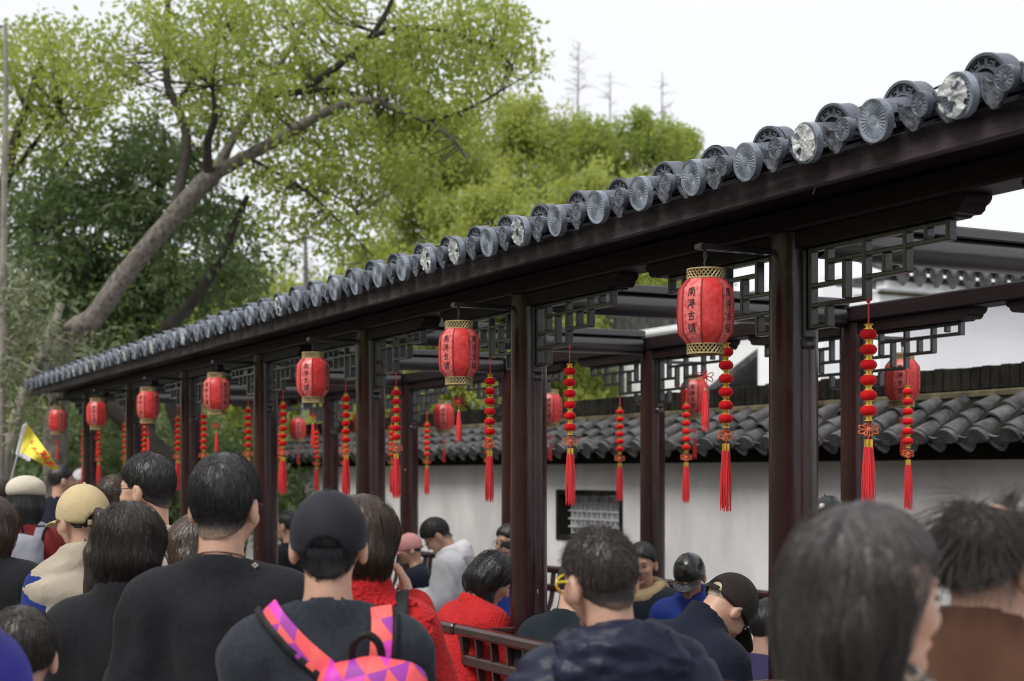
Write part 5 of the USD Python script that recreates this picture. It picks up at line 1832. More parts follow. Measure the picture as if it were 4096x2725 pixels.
            SKIN['fade%d' % len(SKIN)] = fm = usdkit.material(stage, '/World/Looks/clipped_hair_%03d' % len(SKIN), {
                'tc': ('texture_coordinate', {}), 's': ('separate_xyz', {}), 'm': ('map_range', {'from_min': z0, 'from_max': z1, 'clamp': True}), 'n': ('noise_texture', {'scale': 160.0, 'detail': 2.0}),
                'a': ('math', {'math_type': 'multiply_add', 'value2': .5, 'value3': -.25}), 'b': ('math', {'math_type': 'add'}),
                'r': ('rgb_ramp', {'ramp': [(.1, (.44, .275, .20)), (.45, (.16, .105, .08)), (.85, (.022, .018, .017))]}), 'p': ('principled_bsdf', {'roughness': .7})},
                [('tc.object', 's.vector'), ('s.z', 'm.value'), ('tc.object', 'n.vector'), ('n.fac', 'a.value1'), ('a.value', 'b.value1'), ('m.result', 'b.value2'), ('b.value', 'r.fac'), ('r.color', 'p.base_color')], surface='p.BSDF')
            self.add('clipped_hair', (V2, F2), fm, space='h')
        if strands:
            self.strands(V, F, strands, strand_len, mat, seed, hp, style, sw, messy)
        return hp

    def strands(self, V, F, n, ln, mat, seed, hp, style, sw, messy):
        """Loose strands combed over the surface of the hair."""
        q = np.random.default_rng(seed + 5)
        N = meshkit.arrays((V, F), True)[2]
        tri = F[q.integers(0, len(F), n * 2)]
        st = V[tri].mean(1)
        nr = N[tri].mean(1)
        keep = (nr[:, 2] > -.35)
        st = st[keep][:n]
        n = len(st)
        kd = cKDTree(V)
        steps = 7
        P = st.copy()
        lines = [P.copy()]
        whorl = np.array([.012, -.05, .13])
        jit = q.normal(0, .25, (n, 3))
        lift = q.uniform(0, 1, n) ** 2 * (.0045 + messy)
        up = q.random(n) < (.35 if messy > .006 else .16 if messy > .004 else .0)
        for i in range(steps):
            _, ix = kd.query(P)
            nn = N[ix]
            d = P - whorl
            d /= np.maximum(np.linalg.norm(d, axis=1, keepdims=True), 1e-6)
            g = d + np.array([0, 0, -1.0 if style not in ('short', 'mop', 'bald') else -.35]) + jit
            g = g - nn * (g * nn).sum(1, keepdims=True)
            g /= np.maximum(np.linalg.norm(g, axis=1, keepdims=True), 1e-6)
            g = g + nn * np.where(up, .9, 0)[:, None]
            surf = V[ix] + nn * (.0012 + lift[:, None] * (i / steps))
            step = ln / steps
            base = np.where(up[:, None], P, P * .4 + surf * .6)
            P = base + g * step
            lines.append(P.copy())
        L = np.stack(lines, 1)
        if style in ('long', 'tail'):
            bad = ((L[:, :, 1] > .035) & (L[:, :, 2] < .055)).any(1)
            L = L[~bad]
            n = len(L)
        pts = [self.h2p(l) for l in L]
        w = np.tile(np.linspace(1.0, .35, steps + 1) * sw, n)
        curves('loose_strand', pts, w, M[mat], hp, kind='stuff')

    # ---- hats, glasses, face
    def cap_hat(self, mat, back=False, tilt=8, opening=True, visor=.075, rise=0.0):
        Rr = rot('x', tilt)

        def mk(fn, lo, hi, h=.0065):
            V, F = nets(fn, *self.grid(lo, hi, h * self.res))
            return V @ Rr.T, F

        def crown_fn(X, Y, Z):
            H = (X, Y, Z)
            d = ell(H, (0, -.012, .022 + rise), (.0925, .111, .112))
            d = smax(d, -(Z + .004), .006)
            sy = -1 if back else 1
            if opening:
                d = smax(d, -ell(H, (0, -sy * .118, -.008), (.046, .05, .046)), .005)
            return d
        V, F = mk(crown_fn, (-.12, -.14, -.02), (.12, .12, .16))

        def seam(v):
            a = np.arctan2(v[:, 1] + .012, v[:, 0])
            return -.0016 * np.exp(-((np.abs(((a / (np.pi / 3) + .5) % 1) - .5)) / .035) ** 2) + .002 * (meshkit.fbm(v * 26, 2, 4) - .5)
        V = self.disp(V, F, seam)
        hp = self.add('cap', (V, F), mat, space='h')
        sy = -1 if back else 1

        def vis(X, Y, Z):
            yy = sy * Y
            zc = .000 - 2.2 * X ** 2 - .35 * np.clip(yy - .075, 0, 1)
            d = np.abs(Z - zc) - .0032
            out = np.sqrt((X / .082) ** 2 + ((yy - .06) / (.055 + visor)) ** 2) - 1
            d = np.maximum(d, out * .07)
            inn = np.sqrt((X / .086) ** 2 + ((yy + .012 * sy * 0 - .0) / .098) ** 2) - 1
            return np.maximum(d, -inn * .07)
        V, F = nets(vis, np.arange(-.10, .101, .008, dtype=np.float32), np.sort(sy * np.arange(.04, .22, .008)).astype(np.float32), np.arange(-.08, .025, .0035, dtype=np.float32))
        self.add('visor', (V @ Rr.T, F), mat, hp, space='h')
        bt = trimesh.creation.icosphere(1, .007)
        bt.apply_translation([0, -.012, .133 + rise])
        self.add('cap_button', (np.array(bt.vertices) @ Rr.T, bt.faces), mat, hp, space='h')
        if opening:
            a = np.linspace(-.42, .42, 9)
            P = [(.098 * math.sin(t), -.012 - sy * .110 * math.cos(t), .004) for t in a]
            P = [(p[0], p[1], p[2]) for p in P]
            band = [np.array(p) + (0, 0, dz) for p in P for dz in (-.009, .009)]
            Fb = []
            for i in range(len(P) - 1):
                Fb += [(2 * i, 2 * i + 2, 2 * i + 3), (2 * i, 2 * i + 3, 2 * i + 1)]
            Vb = np.array(band)
            Vb = np.vstack([Vb, Vb * (1.03, 1.03, 1)])
            Fb = Fb + [(a_ + len(band), c_ + len(band), b_ + len(band)) for a_, b_, c_ in Fb]
            self.add('cap_strap', (Vb @ Rr.T, np.array(Fb)), mat, hp, space='h')
        return hp

    def face(self, beard=False, lips=True):
        for s in (-1, 1):
            e = trimesh.creation.icosphere(2, 1)
            e.apply_scale([.0125, .006, .0048])
            e.apply_translation([s * .031, .0790, .002])
            self.add('eye', e, 'eye', space='h')
            self.add('eyebrow', tube(smooth_path([(s * .016, .0865, .020), (s * .032, .0835, .0245), (s * .047, .0715, .021)], 3), .0026, 5), 'brow', space='h')
        if lips:
            m = trimesh.creation.icosphere(2, 1)
            m.apply_scale([.021, .006, .0055])
            m.apply_translation([0, .0875, -.067])
            self.add('lips', m, 'lip', space='h')

    def glasses(self, mat='metal_frame', r=.0014, rx=.024, rz=.019):
        ms = []
        for s in (-1, 1):
            a = np.linspace(0, 2 * np.pi, 21)
            ms.append(tube([(s * .033 + rx * math.cos(t), .098 - .004 * math.cos(t) * s, .000 + rz * math.sin(t)) for t in a], r, 5, False))
            ms.append(tube(smooth_path([(s * .057, .095, .006), (s * .078, .05, .008), (s * .083, .0, .006), (s * .081, -.022, -.012)], 3), r * 1.05, 5))
        ms.append(tube([(-.010, .103, .004), (.010, .103, .004)], r, 5))
        return self.add('glasses', join(ms), mat, space='h')


def surf_y(fig_sdf, x, z, y0=-.4, y1=0.0):
    """The y at which a ray from behind meets a field."""
    ys = np.linspace(y0, y1, 160)
    d = fig_sdf((np.full_like(ys, x), ys, np.full_like(ys, z)))
    i = np.argmax(d < 0)
    return ys[i]


def strap_over(f, path, w, th, o):
    """A flat strap laid on the back: path of (x, z); y found on the body."""
    P = smooth_path([(x, 0, z) for x, z in path], 5)
    pts = []
    for p in P:
        pts.append((p[0], surf_y(lambda q: f.torso(q, o), p[0], p[2]), p[2]))
    P = np.array(pts)
    T = np.gradient(P, axis=0)
    T /= np.linalg.norm(T, axis=1, keepdims=True)
    V, F = [], []
    for p, t in zip(P, T):
        side = np.cross(t, np.array([0, -1.0, 0]))
        side /= np.linalg.norm(side)
        nn = np.cross(side, t)
        if nn[1] > 0:
            nn = -nn
        for a, b in ((-1, 0), (-.92, 1), (.92, 1), (1, 0)):
            V.append(p + side * a * w / 2 + nn * (th * b - .002))
    for i in range(len(P) - 1):
        for c in range(4):
            e0, e1 = i * 4 + c, i * 4 + (c + 1) % 4
            F += [(e0, e1, e1 + 4), (e0, e1 + 4, e0 + 4)]
    return fixfaces((np.array(V), np.array(F)))
# ---- the crowd on the path
def carried(f, name, label, cat):
    """A carried thing that stands in the same axes as the figure that carries it."""
    m = f.t.GetAttribute('xformOp:translate').Get()
    r = f.t.GetAttribute('xformOp:rotateZ').Get() if f.t.HasAttribute('xformOp:rotateZ') else 0.0
    return thing(name, label, cat, m, r or 0.0)


def blob(fn, lo, hi, h):
    return nets(fn, *[np.arange(lo[i], hi[i] + h, h, dtype=np.float32) for i in range(3)])


def rbox(P, c, b, r):
    q = [np.abs(P[i] - c[i]) - b[i] + r for i in range(3)]
    return np.sqrt(sum(np.maximum(k, 0) ** 2 for k in q)) + np.minimum(np.maximum(np.maximum(q[0], q[1]), q[2]), 0) - r


def mini_pack(f, label, cx, cz, w, h, dp, mat, o, straps, sw, strap_mat, pocket=True, edge='black_strap'):
    t = carried(f, 'backpack', label, 'backpack')
    y0 = surf_y(lambda q: f.torso(q, o), cx, cz)
    c = (cx, y0 - dp * .45, cz)

    def fn(X, Y, Z):
        P = (X, Y, Z)
        d = rbox(P, c, (w / 2, dp / 2, h / 2), min(w, dp) * .42)
        return smin(d, ell(P, (cx, c[1] - dp * .15, cz + h * .12), (w * .5, dp * .48, h * .42)), .03)
    V, F = blob(fn, (cx - w * .7, c[1] - dp, cz - h * .7), (cx + w * .7, c[1] + dp, cz + h * .7), .010 * f.res)
    V = f.disp(V, F, lambda v: .008 * (meshkit.fbm(v * 16, 2, 5) - .5) * 2)
    body = f.add('bag', (V, F), mat, t)
    if pocket:
        def fp(X, Y, Z):
            return rbox((X, Y, Z), (cx, c[1] - dp * .5, cz - h * .18), (w * .38, dp * .22, h * .24), .03)
        V, F = blob(fp, (cx - w * .5, c[1] - dp * .9, cz - h * .5), (cx + w * .5, c[1] - dp * .1, cz + h * .15), .010 * f.res)
        f.add('pocket', (V, F), mat, t)
    zp = [(cx + w * .46 * math.sin(a), c[1] - dp * .12, cz + h * .05 + h * .46 * math.cos(a)) for a in np.linspace(-1.9, 1.9, 13)]
    f.add('zip', tube(zp, .0035, 5), edge, t)
    for s in straps:
        f.add('strap', strap_over(f, s, sw, .009, o + .008), strap_mat, t)
        f.add('strap_edge', strap_over(f, [(x - sw * .55 * (1 if s[0][0] < 0 else -1), z - .004) for x, z in s], sw * .34, .007, o + .008), edge, t)
    hl = [(cx - .05, y0 - .03, cz + h * .44), (cx - .045, y0 - .055, cz + h * .62), (cx - .015, y0 - .06, cz + h * .70), (cx + .015, y0 - .055, cz + h * .62), (cx + .02, y0 - .03, cz + h * .44)]
    f.add('handle', tube(smooth_path(hl, 4), .010, 7), edge, t)
    return t


# man in the black sweater
f = Figure('person in loose black sweater with thick black hair and a cord necklace, back turned', 520, 1063, 3.8, yaw=-4, head=(-9, 4, 0), build=1.02)
f.hair('mop', 'hair_black', .011, -.004, fade=True, strands=1500, seed=3, messy=.002, strand_len=.06)
f.top('black_knit', .024, folds=.026, sleeve=.020, shoulder=.006, seed=2, res=.012, neck_r=.066)
f.trousers('dark_trousers')
f.glasses('metal_frame')
f.add('cord_necklace', tube([(.062 * math.cos(a), -.018 + .058 * math.sin(a), 1.468 - .018 * math.sin(a)) for a in np.linspace(0, 2 * np.pi, 28)], .0016, 5), 'hair_brown')
f.add('collar_pin', join([trimesh.creation.icosphere(1, .0036).apply_translation([.098 + .005 * math.cos(a), -.066, 1.452 + .0042 * math.sin(a)]) for a in (0, 1.6, 3.1, 4.7)]), 'beige_cotton')

# man with the black cap and the bright little backpack
f = Figure('person in slate sweatshirt and black baseball cap with bright strap over the shoulders', 757, 1124, 3.4, yaw=2, head=(0, 2, 0), hat_top=.022, build=1.02)
f.hair('short', 'hair_black', .004, -.028, seed=5, strands=500)
f.cap_hat('black_cap', back=False, tilt=10)
f.top('slate_sweat', .022, folds=.026, sleeve=.014, shoulder=.004, seed=4, res=.012, neck_r=.066)
f.hood_down('slate_sweat', .8, 3, .004) if False else None
f.trousers('dark_trousers')
mini_pack(f, 'small backpack with pink, coral and purple triangles, black handle', .115, 1.185, .25, .31, .13, 'triangle_print', .030,
          [[(-.135, 1.452), (-.105, 1.42), (-.055, 1.37), (0, 1.325), (.035, 1.29)], [(.128, 1.452), (.132, 1.42), (.130, 1.36), (.126, 1.33), (.122, 1.29)]], .052, 'triangle_print')

# boy with yellow glasses
f = Figure('person with short spiky hair, yellow glasses and navy puffer jacket with hood', 1367, 1224, 3.2, yaw=8, roll=-4, head=(22, 6, -2), build=.92)
f.hair('short', 'hair_dark_brown', .006, .010, fade=True, strands=4200, seed=8, messy=.0045, strand_len=.017, sw=.0008)
f.top('navy_puffer', .034, folds=.020, sleeve=.026, shoulder=.012, seed=6, res=.011, collar=.02, quilt=.085)
f.hood_down('navy_puffer', 1.18, 4, .022)
f.trousers('dark_trousers')
f.glasses('yellow_plastic', .0028, .026, .022)
f.face()

# woman in the red cable sweater
f = Figure('person in red cable knit sweater with long brown hair and black shoulder strap', 838, 1148, 3.95, yaw=-8, head=(-8, 4, 0), build=.92, arms={'r': ((.205, .05, 1.13), (.125, .085, 1.395), 'relaxed')})
f.hair('long', 'hair_brown', .007, length=.17, width=.92, strands=1800, seed=11, strand_len=.22)
f.top('red_cable', .018, folds=.010, sleeve=.012, seed=7, res=.011, collar=.035)
f.trousers('dark_trousers')
rb = []
for i in range(9):
    for j in range(11):
        x, z = -.20 + i * .050, 1.43 - j * .038
        yy = surf_y(lambda q: f.torso(q, .028), x, z)
        if -.22 < yy < -.04:
            rb.append(tube(smooth_path([(x - .016, yy - .002, z), (x, yy - .009, z - .014), (x + .016, yy - .002, z)], 3), .006, 5))
f.add('cable_stitches', join(rb), 'red_cable', f.top_prim, kind='stuff')
tb = carried(f, 'shoulder_bag', 'black bag strap over the red cable sweater', 'bag')
f.add('strap', strap_over(f, [(.125, 1.455), (.135, 1.40), (.14, 1.32), (.142, 1.22), (.143, 1.08)], .036, .008, .036), 'black_strap', tb)
f.add('bag', (lambda m: (np.array(m.vertices), m.faces))(cbox(.06, .25, -.27, -.19, .86, 1.08, .02)), 'black_strap', tb)

# woman in black coat with bobbed hair
f = Figure('person in black wool coat with straight shoulder length dark hair', 302, 1163, 4.0, yaw=-4, head=(2, 5, 0))
f.hair('long', 'hair_dark_brown', .006, length=.15, width=.90, strands=3000, seed=13, strand_len=.2)
f.top('black_wool', .028, folds=.018, sleeve=.022, shoulder=.006, seed=9, res=.012, collar=.03)
f.trousers('dark_trousers')

# woman in tan cap with ponytail and beige vest
f = Figure('person in tan baseball cap with long ponytail and beige puffer vest', 188, 1112, 5.2, yaw=14, head=(32, 4, 0), hat_top=.022, res=1.15, build=.80)
f.hair('tail', 'hair_dark_brown', .000, strands=0, seed=15)
f.cap_hat('tan_cap', tilt=8, visor=.085)
f.top('royal_blue', .012, folds=.001, sleeve=.034, seed=10, name='blue_sleeves')
f.top('beige_puffer', .044, folds=.002, seed=11, arms=False, collar=.045, quilt=.11, name='puffer_vest', shoulder=.0)
f.trousers('dark_trousers')
f.face()

# man with glasses, beige shirt
f = Figure('person with black hair and thin glasses looking left, beige shirt', 338, 1056, 5.5, yaw=4, head=(66, 4, 0), res=1.1)
f.hair('mop', 'hair_black', .010, .012, strands=1200, seed=17, messy=.003, fade=True)
f.top('beige_cotton', .022, folds=.011, sleeve=.018, seed=12)
f.trousers('dark_trousers')
f.glasses()
f.face()
yb = surf_y(lambda q: f.torso(q, .03), .13, 1.235)
f.add('black_bar', strap_over(f, [(.045, 1.243), (.09, 1.246), (.135, 1.25)], .022, .004, .026), 'ink', f.top_prim)
tm = meshkit.text_mesh('RE', .055, .003, True)
v = np.array(tm.vertices)
f.add('lettering', (np.stack([v[:, 0] + .055, np.full(len(v), yb - .004) - v[:, 2], v[:, 1] + 1.06], 1), tm.faces[:, ::1]), 'ink', f.top_prim, False)

# girl half hidden behind the black sweater
f = Figure('person with long brown hair and pale blue collar, half hidden behind the black sweater', 449, 1190, 4.6, yaw=20, head=(20, 4, 0), res=1.2)
f.hair('long', 'hair_brown', .008, length=.22, strands=600, seed=19, strand_len=.22)
f.top('grey_bag', .024, seed=13, collar=.02)
f.trousers('dark_trousers')
f.face()

# woman with the cream beret and grey backpack
f = Figure('person in cream beret and dark red sleeves with long black hair', 60, 1104, 9.0, yaw=6, head=(8, 0, 0), hat_top=.028, res=1.5)
f.hair('long', 'hair_black', .010, length=.22, seed=21, strands=300, strand_len=.2)
V, F = nets(lambda X, Y, Z: smax(ell((X, Y, Z), (0, -.03, .075), (.124, .130, .088)), -(Z - .030), .02), *f.grid((-.16, -.19, .02), (.16, .14, .18), .009))
f.add('beret', (f.disp(V @ rot('x', -8).T, F, lambda v: .006 * (meshkit.fbm(v * 12, 2, 2) - .5)), F), 'cream_felt', space='h')
f.top('dark_red', .026, seed=14, sleeve=.02)
f.trousers('dark_trousers')
mini_pack(f, 'pale grey backpack with black strap on the beret wearer', 0.0, 1.19, .29, .40, .15, 'grey_bag', .030, [[(-.12, 1.46), (-.10, 1.42), (-.09, 1.36)], [(.12, 1.46), (.10, 1.42), (.09, 1.36)]], .05, 'grey_bag')

# further people on the path
f = Figure('person in dark navy sweater and glasses near the flag', 141, 1074, 12.5, yaw=-30, head=(-28, 0, 0), res=1.8)
f.hair('short', 'hair_black', .012, .0, seed=23, strands=200)
f.top('navy_wool', .026, seed=15, sleeve=.016)
f.trousers('dark_trousers')
f.glasses()
f.face()
f = Figure('person in white cap beside the farthest column', 188, 1078, 16.6, yaw=-80, head=(-30, 0, 0), hat_top=.02, res=2.0)
f.hair('short', 'hair_black', .010, .0, seed=25)
f.cap_hat('white_cap')
f.top('grey_sleeve', .024, seed=16)
f.trousers('dark_trousers')
f.face()
f = Figure('person with curly brown hair raising a pointing hand in grey sleeve', 262, 1106, 8.6, yaw=-10, head=(-5, 0, 0), res=1.2, arms={'r': ((.13, .16, 1.50), (.075, .24, 1.70), 'point')})
f.hair('mop', 'hair_brown', .020, -.02, strands=900, seed=27, messy=.012, strand_len=.05)
f.top('grey_sleeve', .022, seed=17, folds=.01)
f.trousers('dark_trousers')
f = Figure('child with dark brown hair low in the left corner', 50, 1416, 3.5, yaw=10, head=(6, 10, 0), head_scale=1.12, build=.95)
f.hair('mop', 'hair_dark_brown', .013, .0, strands=1400, seed=29, messy=.002, strand_len=.06)
f.top('black_knit', .024, seed=18)
f.trousers('dark_trousers')
f = Figure('person in violet blue jacket cut by the lower left corner', -225, 1135, 2.62, yaw=68, build=1.0)
f.hair('short', 'hair_black', .012, .0, seed=31)
f.top('violet_blue', .040, seed=19, folds=.012, sleeve=.028, res=.012)
f.trousers('dark_trousers')
f = Figure('person in black coat with wavy brown hair cut by the left edge', -14, 1150, 6.0, yaw=-8, res=1.3)
f.hair('long', 'hair_brown', .012, length=.16, seed=33, strands=600, strand_len=.2)
f.top('black_wool', .030, seed=20, sleeve=.018)
f.trousers('dark_trousers')
f = Figure('child in cyan jacket at the left edge', -62, 1292, 4.7, yaw=0, head_scale=1.1)
f.hair('short', 'hair_black', .012, .0, seed=35)
f.top('cyan_jacket', .036, seed=21, sleeve=.024)
f.trousers('dark_trousers')
f = Figure('person with short dark hair at the left edge behind the beret', 2, 1104, 10.5, yaw=-14, res=1.7)
f.hair('short', 'hair_dark_brown', .012, .0, seed=37)
f.top('beige_cotton', .024, seed=22)
f.trousers('dark_trousers')

# foreground woman and man at the right
f = Figure('nearest person, long straight dark hair seen from behind, spotted fleece collar', 2004, 1192, 2.05, yaw=-8, head=(-65, 3, 0), res=.9)
f.hair('long', 'hair_sheen', .017, length=.44, width=.98, face_open=1.5, strands=5200, seed=41, strand_len=.30, sw=.0009)
f.top('leopard', .036, folds=.012, sleeve=.022, seed=23, res=.012, collar=.03)
f.trousers('dark_trousers')
f.face()
f = Figure('person with thinning tousled hair and brown jacket cut by the right edge', 2282, 1160, 2.6, yaw=-38, head=(-16, 4, 0))
f.hair('bald', 'hair_dark_brown', .013, .012, strands=2600, seed=43, messy=.016, strand_len=.07, sw=.0009)
f.top('brown_jacket', .034, seed=24, collar=.045, sleeve=.02, res=.013)
f.trousers('dark_trousers')
f.face()

# ---- people in the gallery
f = Figure('person in pale grey hoodie with pink print and jeans looking down at a phone', 982, 1206, 11.2, yaw=84, lean=14, head=(8, 30, 0), seat=True, height=1.04, res=1.2,
           arms={'l': ((-.20, .10, 1.13), (-.06, .33, 1.16), 'grip'), 'r': ((.23, .06, 1.10), (.08, .30, 1.00), 'relaxed')})
f.hair('mop', 'hair_black', .013, .0, fade=True, strands=600, seed=45, messy=.003)
f.top('white_hoodie', .034, seed=25, folds=.018, sleeve=.024, res=.012)
f.hood_down('white_hoodie', 1.15, 6, .012)
f.trousers('denim')
f.glasses()
f.face()
pr = []
q = random.Random(6)
for i in range(9):
    x, z = q.uniform(-.11, .03), q.uniform(1.10, 1.32)
    m = trimesh.creation.icosphere(1, 1)
    m.apply_scale([.020, .012, .03])
    ys = np.linspace(.3, 0, 120)
    dd = f.torso((np.full(120, x), ys, np.full(120, z)), .036)
    m.apply_translation([x, ys[np.argmax(dd < 0)], z])
    pr.append(m)
f.add('pink_print', join(pr), 'pink_print', f.top_prim)
ph = carried(f, 'phone', 'dark phone held by the person in the pale hoodie', 'phone')
hd = f.hd[-1]
pm_ = cbox(-.037, .037, -.0045, .0045, -.075, .075, .003)
pv = np.array(pm_.vertices) @ rot('x', -38).T + hd + (.02, .035, .045)
f.add('phone_body', (pv, pm_.faces), 'leather', ph, 30)
bk = thing('backpack', 'black backpack lying on the rear bench beside the pale hoodie', 'backpack', W(1092, 1352, 11.6), 30)
V, F = blob(lambda X, Y, Z: smin(rbox((X, Y, Z), (0, 0, 0), (.20, .12, .13), .09), ell((X, Y, Z), (-.05, 0, .07), (.15, .10, .11)), .05), (-.3, -.2, -.2), (.3, .2, .25), .02)
obj('bag', (V + .012 * (meshkit.fbm(V * 14, 2, 3)[:, None] - .5), F), M['black_strap'], bk, True)
for k in range(3):
    obj('strap', tube(smooth_path([(-.18 + k * .06, -.10, -.08), (-.16 + k * .06, -.15, .06), (-.06 + k * .06, -.12, .17), (.06 + k * .05, -.03, .16)], 4), .012, 6), M['grey_bag'] if k == 1 else M['black_strap'], bk, True)

f = Figure('person in red sweater with long black hair seated on the front bench', 1166, 1284, 7.12, yaw=-58, lean=14, head=(-14, 26, 0), seat=True, height=1.0, arms={'l': ((-.21, .10, 1.10), (-.05, .32, 1.02), 'relaxed'), 'r': ((.21, .10, 1.10), (.06, .32, 1.0), 'relaxed')})
f.hair('long', 'hair_black', .008, length=.22, width=.92, seed=47, strands=900, strand_len=.26)
f.top('red_cable', .028, seed=26, folds=.012, sleeve=.02, res=.012)
f.trousers('denim')
f.face()
f = Figure('person with dark teal jacket seated behind the boy with yellow glasses', 1345, 1290, 6.5, yaw=-40, lean=8, seat=True, head=(0, 15, 0), res=1.2)
f.hair('short', 'hair_black', .012, .0, seed=49)
f.top('teal_black', .034, seed=27, folds=.014, sleeve=.022)
f.trousers('dark_trousers')
f = Figure('person with white hair and dark cap, bent forward in navy coat', 1730, 1350, 5.5, yaw=-52, lean=30, roll=6, head=(-4, 26, 4), seat=True, hat_top=.016, skin='fair', arms={'r': ((.24, .12, 1.12), (.10, .34, 1.02), 'relaxed'), 'l': ((-.24, .12, 1.12), (-.10, .34, 1.02), 'relaxed')})
f.hair('short', 'hair_white', .005, .022, seed=51, strands=900, strand_len=.02)
f.cap_hat('brown_black_cap', tilt=10)
f.top('navy_wool', .040, seed=28, folds=.012, sleeve=.024, res=.012, collar=.055)
f.trousers('dark_trousers')
f.face()
f = Figure('person with short black hair, beige hood and black jacket facing the path', 1477, 1256, 9.1, yaw=158, lean=4, head=(4, 4, 0), seat=True, skin='warm', res=1.1)
f.hair('mop', 'hair_black', .012, .010, seed=53, strands=500, messy=.003)
f.top('teal_black', .034, seed=29, sleeve=.02)
f.hood_down('tan_hood', 1.1, 8, .008)
f.trousers('dark_trousers')
f.face()
f = Figure('person in shiny black leather cap and blue jacket looking down', 1583, 1274, 8.55, yaw=150, lean=4, head=(10, 14, 0), seat=True, hat_top=.022, skin='tan', res=1.0)
f.hair('short', 'hair_black', .006, .02, seed=55)
f.cap_hat('leather', tilt=2, visor=.06, opening=False)
f.top('blue_jacket', .034, seed=30, sleeve=.02, collar=.05, folds=.012)
f.trousers('dark_trousers')
f.face()
f = Figure('person with glasses and short brown hair behind the second column', 1171, 1212, 10.7, yaw=128, head=(0, 4, 0), seat=True, skin='warm', res=1.4)
f.hair('mop', 'hair_dark_brown', .013, .010, seed=57, strands=200)
f.top('navy_wool', .03, seed=31)
f.trousers('dark_trousers')
f.glasses()
f.face()
f = Figure('older person peering out from behind the second column', 1184, 1237, 9.3, yaw=126, seat=True, skin='warm', res=1.3, head=(0, 0, 0))
f.hair('bald', 'hair_black', .008, .0, seed=59)
f.top('blue_jacket', .03, seed=32)
f.trousers('dark_trousers')
f.face()
f = Figure('person in pink cap and navy jacket beyond the hoodie wearer', 934, 1228, 12.5, yaw=100, lean=8, head=(0, 8, 0), seat=True, hat_top=.02, res=1.5)
f.hair('short', 'hair_black', .010, .0, seed=61)
f.cap_hat('pink_cap')
f.top('navy_wool', .032, seed=33)
f.trousers('dark_trousers')
f.face()
f = Figure('person in black seated between the fourth column and the black cap', 664, 1178, 12.2, yaw=60, seat=True, res=1.6)
f.hair('short', 'hair_black', .012, .0, seed=63)
f.top('black_knit', .03, seed=34)
f.trousers('dark_trousers')
f.face()
f = Figure('person in glossy black leather hat just right of the thickest column', 1905, 1138, 7.0, yaw=-60, hat_top=.022, res=1.3)
f.hair('short', 'hair_black', .010, .0, seed=65)
f.cap_hat('leather', opening=False)
f.top('black_knit', .03, seed=35)
f.trousers('dark_trousers')
f = Figure('person in purple knit seated behind the thickest column', 1778, 1385, 6.6, yaw=-50, lean=10, seat=True, res=1.4)
f.hair('short', 'hair_black', .012, .0, seed=67)
f.top('purple_knit', .034, seed=36)
f.trousers('dark_trousers')

# ---- the yellow flag
FO = W(25, 1105, 11.2)
fl = thing('guide_flag', 'yellow triangular flag with red characters and white fringed edge', 'flag', FO)
FY = 11.2
Wf = lambda x, y, dy=0: W(x, y, FY + dy) - FO
M['flag_yellow'] = pm('yellow_cloth', (.72, .62, .06), .7, .08, 4, sheen=.2)
M['flag_white'] = pm('white_fringe', (.7, .68, .74), .8, .1, 20)
M['flag_red'] = pm('flag_red_print', (.75, .07, .02), .7, .1)
M['pole'] = pm('pale_pole', (.4, .4, .4), .4, .1)
obj('pole', tube([Wf(18, 1135), Wf(36, 1062), Wf(62, 972)], .006, 6), M['pole'], fl)
A, B, C = np.array([62, 975]), np.array([46, 1040]), np.array([136, 1078])


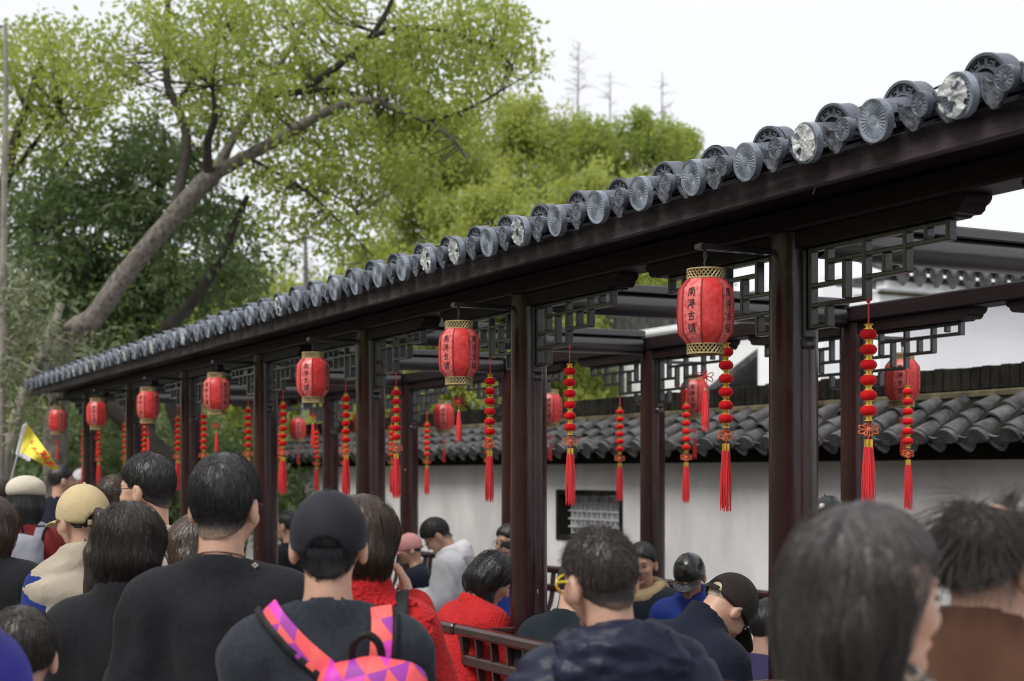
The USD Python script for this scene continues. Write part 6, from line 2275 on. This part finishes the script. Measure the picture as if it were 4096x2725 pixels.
def flag_pt(u, v, off=0.0):
    p = A + (B - A) * u * 1.0
    e = C + (np.array([112, 1084]) - C) * u
    q = A + (C - A) * v
    x = (A * (1 - v) + C * v) * (1 - u) + (B * (1 - v) + np.array([124, 1083]) * v) * u
    return Wf(x[0], x[1], .05 * math.sin(v * 7 + u * 2) - off)


n, m = 10, 18
V = [flag_pt(i / n, j / m) for i in range(n + 1) for j in range(m + 1)]
V2 = [flag_pt(i / n, j / m, .004) for i in range(n + 1) for j in range(m + 1)]
F = []
for i in range(n):
    for j in range(m):
        a = i * (m + 1) + j
        F += [(a, a + 1, a + m + 2), (a, a + m + 2, a + m + 1)]
k = len(V)
F += [(a + k, c + k, b + k) for a, b, c in F]
obj('cloth', (np.array(V + V2), np.array(F)), M['flag_yellow'], fl, True)
fr = random.Random(9)
ms = []
for i in range(34):
    u = i / 33
    a = flag_pt(u, 0.0)
    ms.append(tube([a, a + np.array([-.012 - fr.uniform(0, .012), -.004, -.008 + fr.uniform(-.01, .01)]), a + np.array([-.030, -.004, -.02])], .004, 4))
for i in range(20):
    a = flag_pt(1.0, i / 60)
    ms.append(tube([a, a + np.array([-.006, -.004, -.03 + fr.uniform(-.008, .008)])], .004, 4))
obj('fringe', join(ms), M['flag_white'], fl, 40)
ms = []
fs = random.Random(12)
for (u0, v0) in ((.40, .22), (.55, .33), (.62, .45)):
    for s in range(4):
        u, v = u0 + fs.uniform(-.06, .06), v0 + fs.uniform(-.035, .035)
        ms.append(tube([flag_pt(u, v, .008), flag_pt(u + fs.uniform(-.08, .08), v + fs.uniform(-.05, .05), .008)], .004, 5))
obj('red_characters', join(ms), M['flag_red'], fl, 40)
ms = []
for s in range(17):
    u, v = .5 + fs.gauss(0, .17), .70 + fs.gauss(0, .09)
    u, v = min(max(u, .12), .92), min(max(v, .5), .93)
    c = flag_pt(u, v, .007)
    a = fs.uniform(0, 6.28)
    L = fs.uniform(.02, .04)
    ms.append(tube(smooth_path([c, c + np.array([L * math.cos(a), -.002, L * math.sin(a)]), c + np.array([L * 1.4 * math.cos(a + .7), -.002, L * 1.4 * math.sin(a + .7)])], 3), [.006, .0075, .009, .009, .008, .006, .003], 5))
obj('red_flower', join(ms), M['flag_red'], fl, 40)
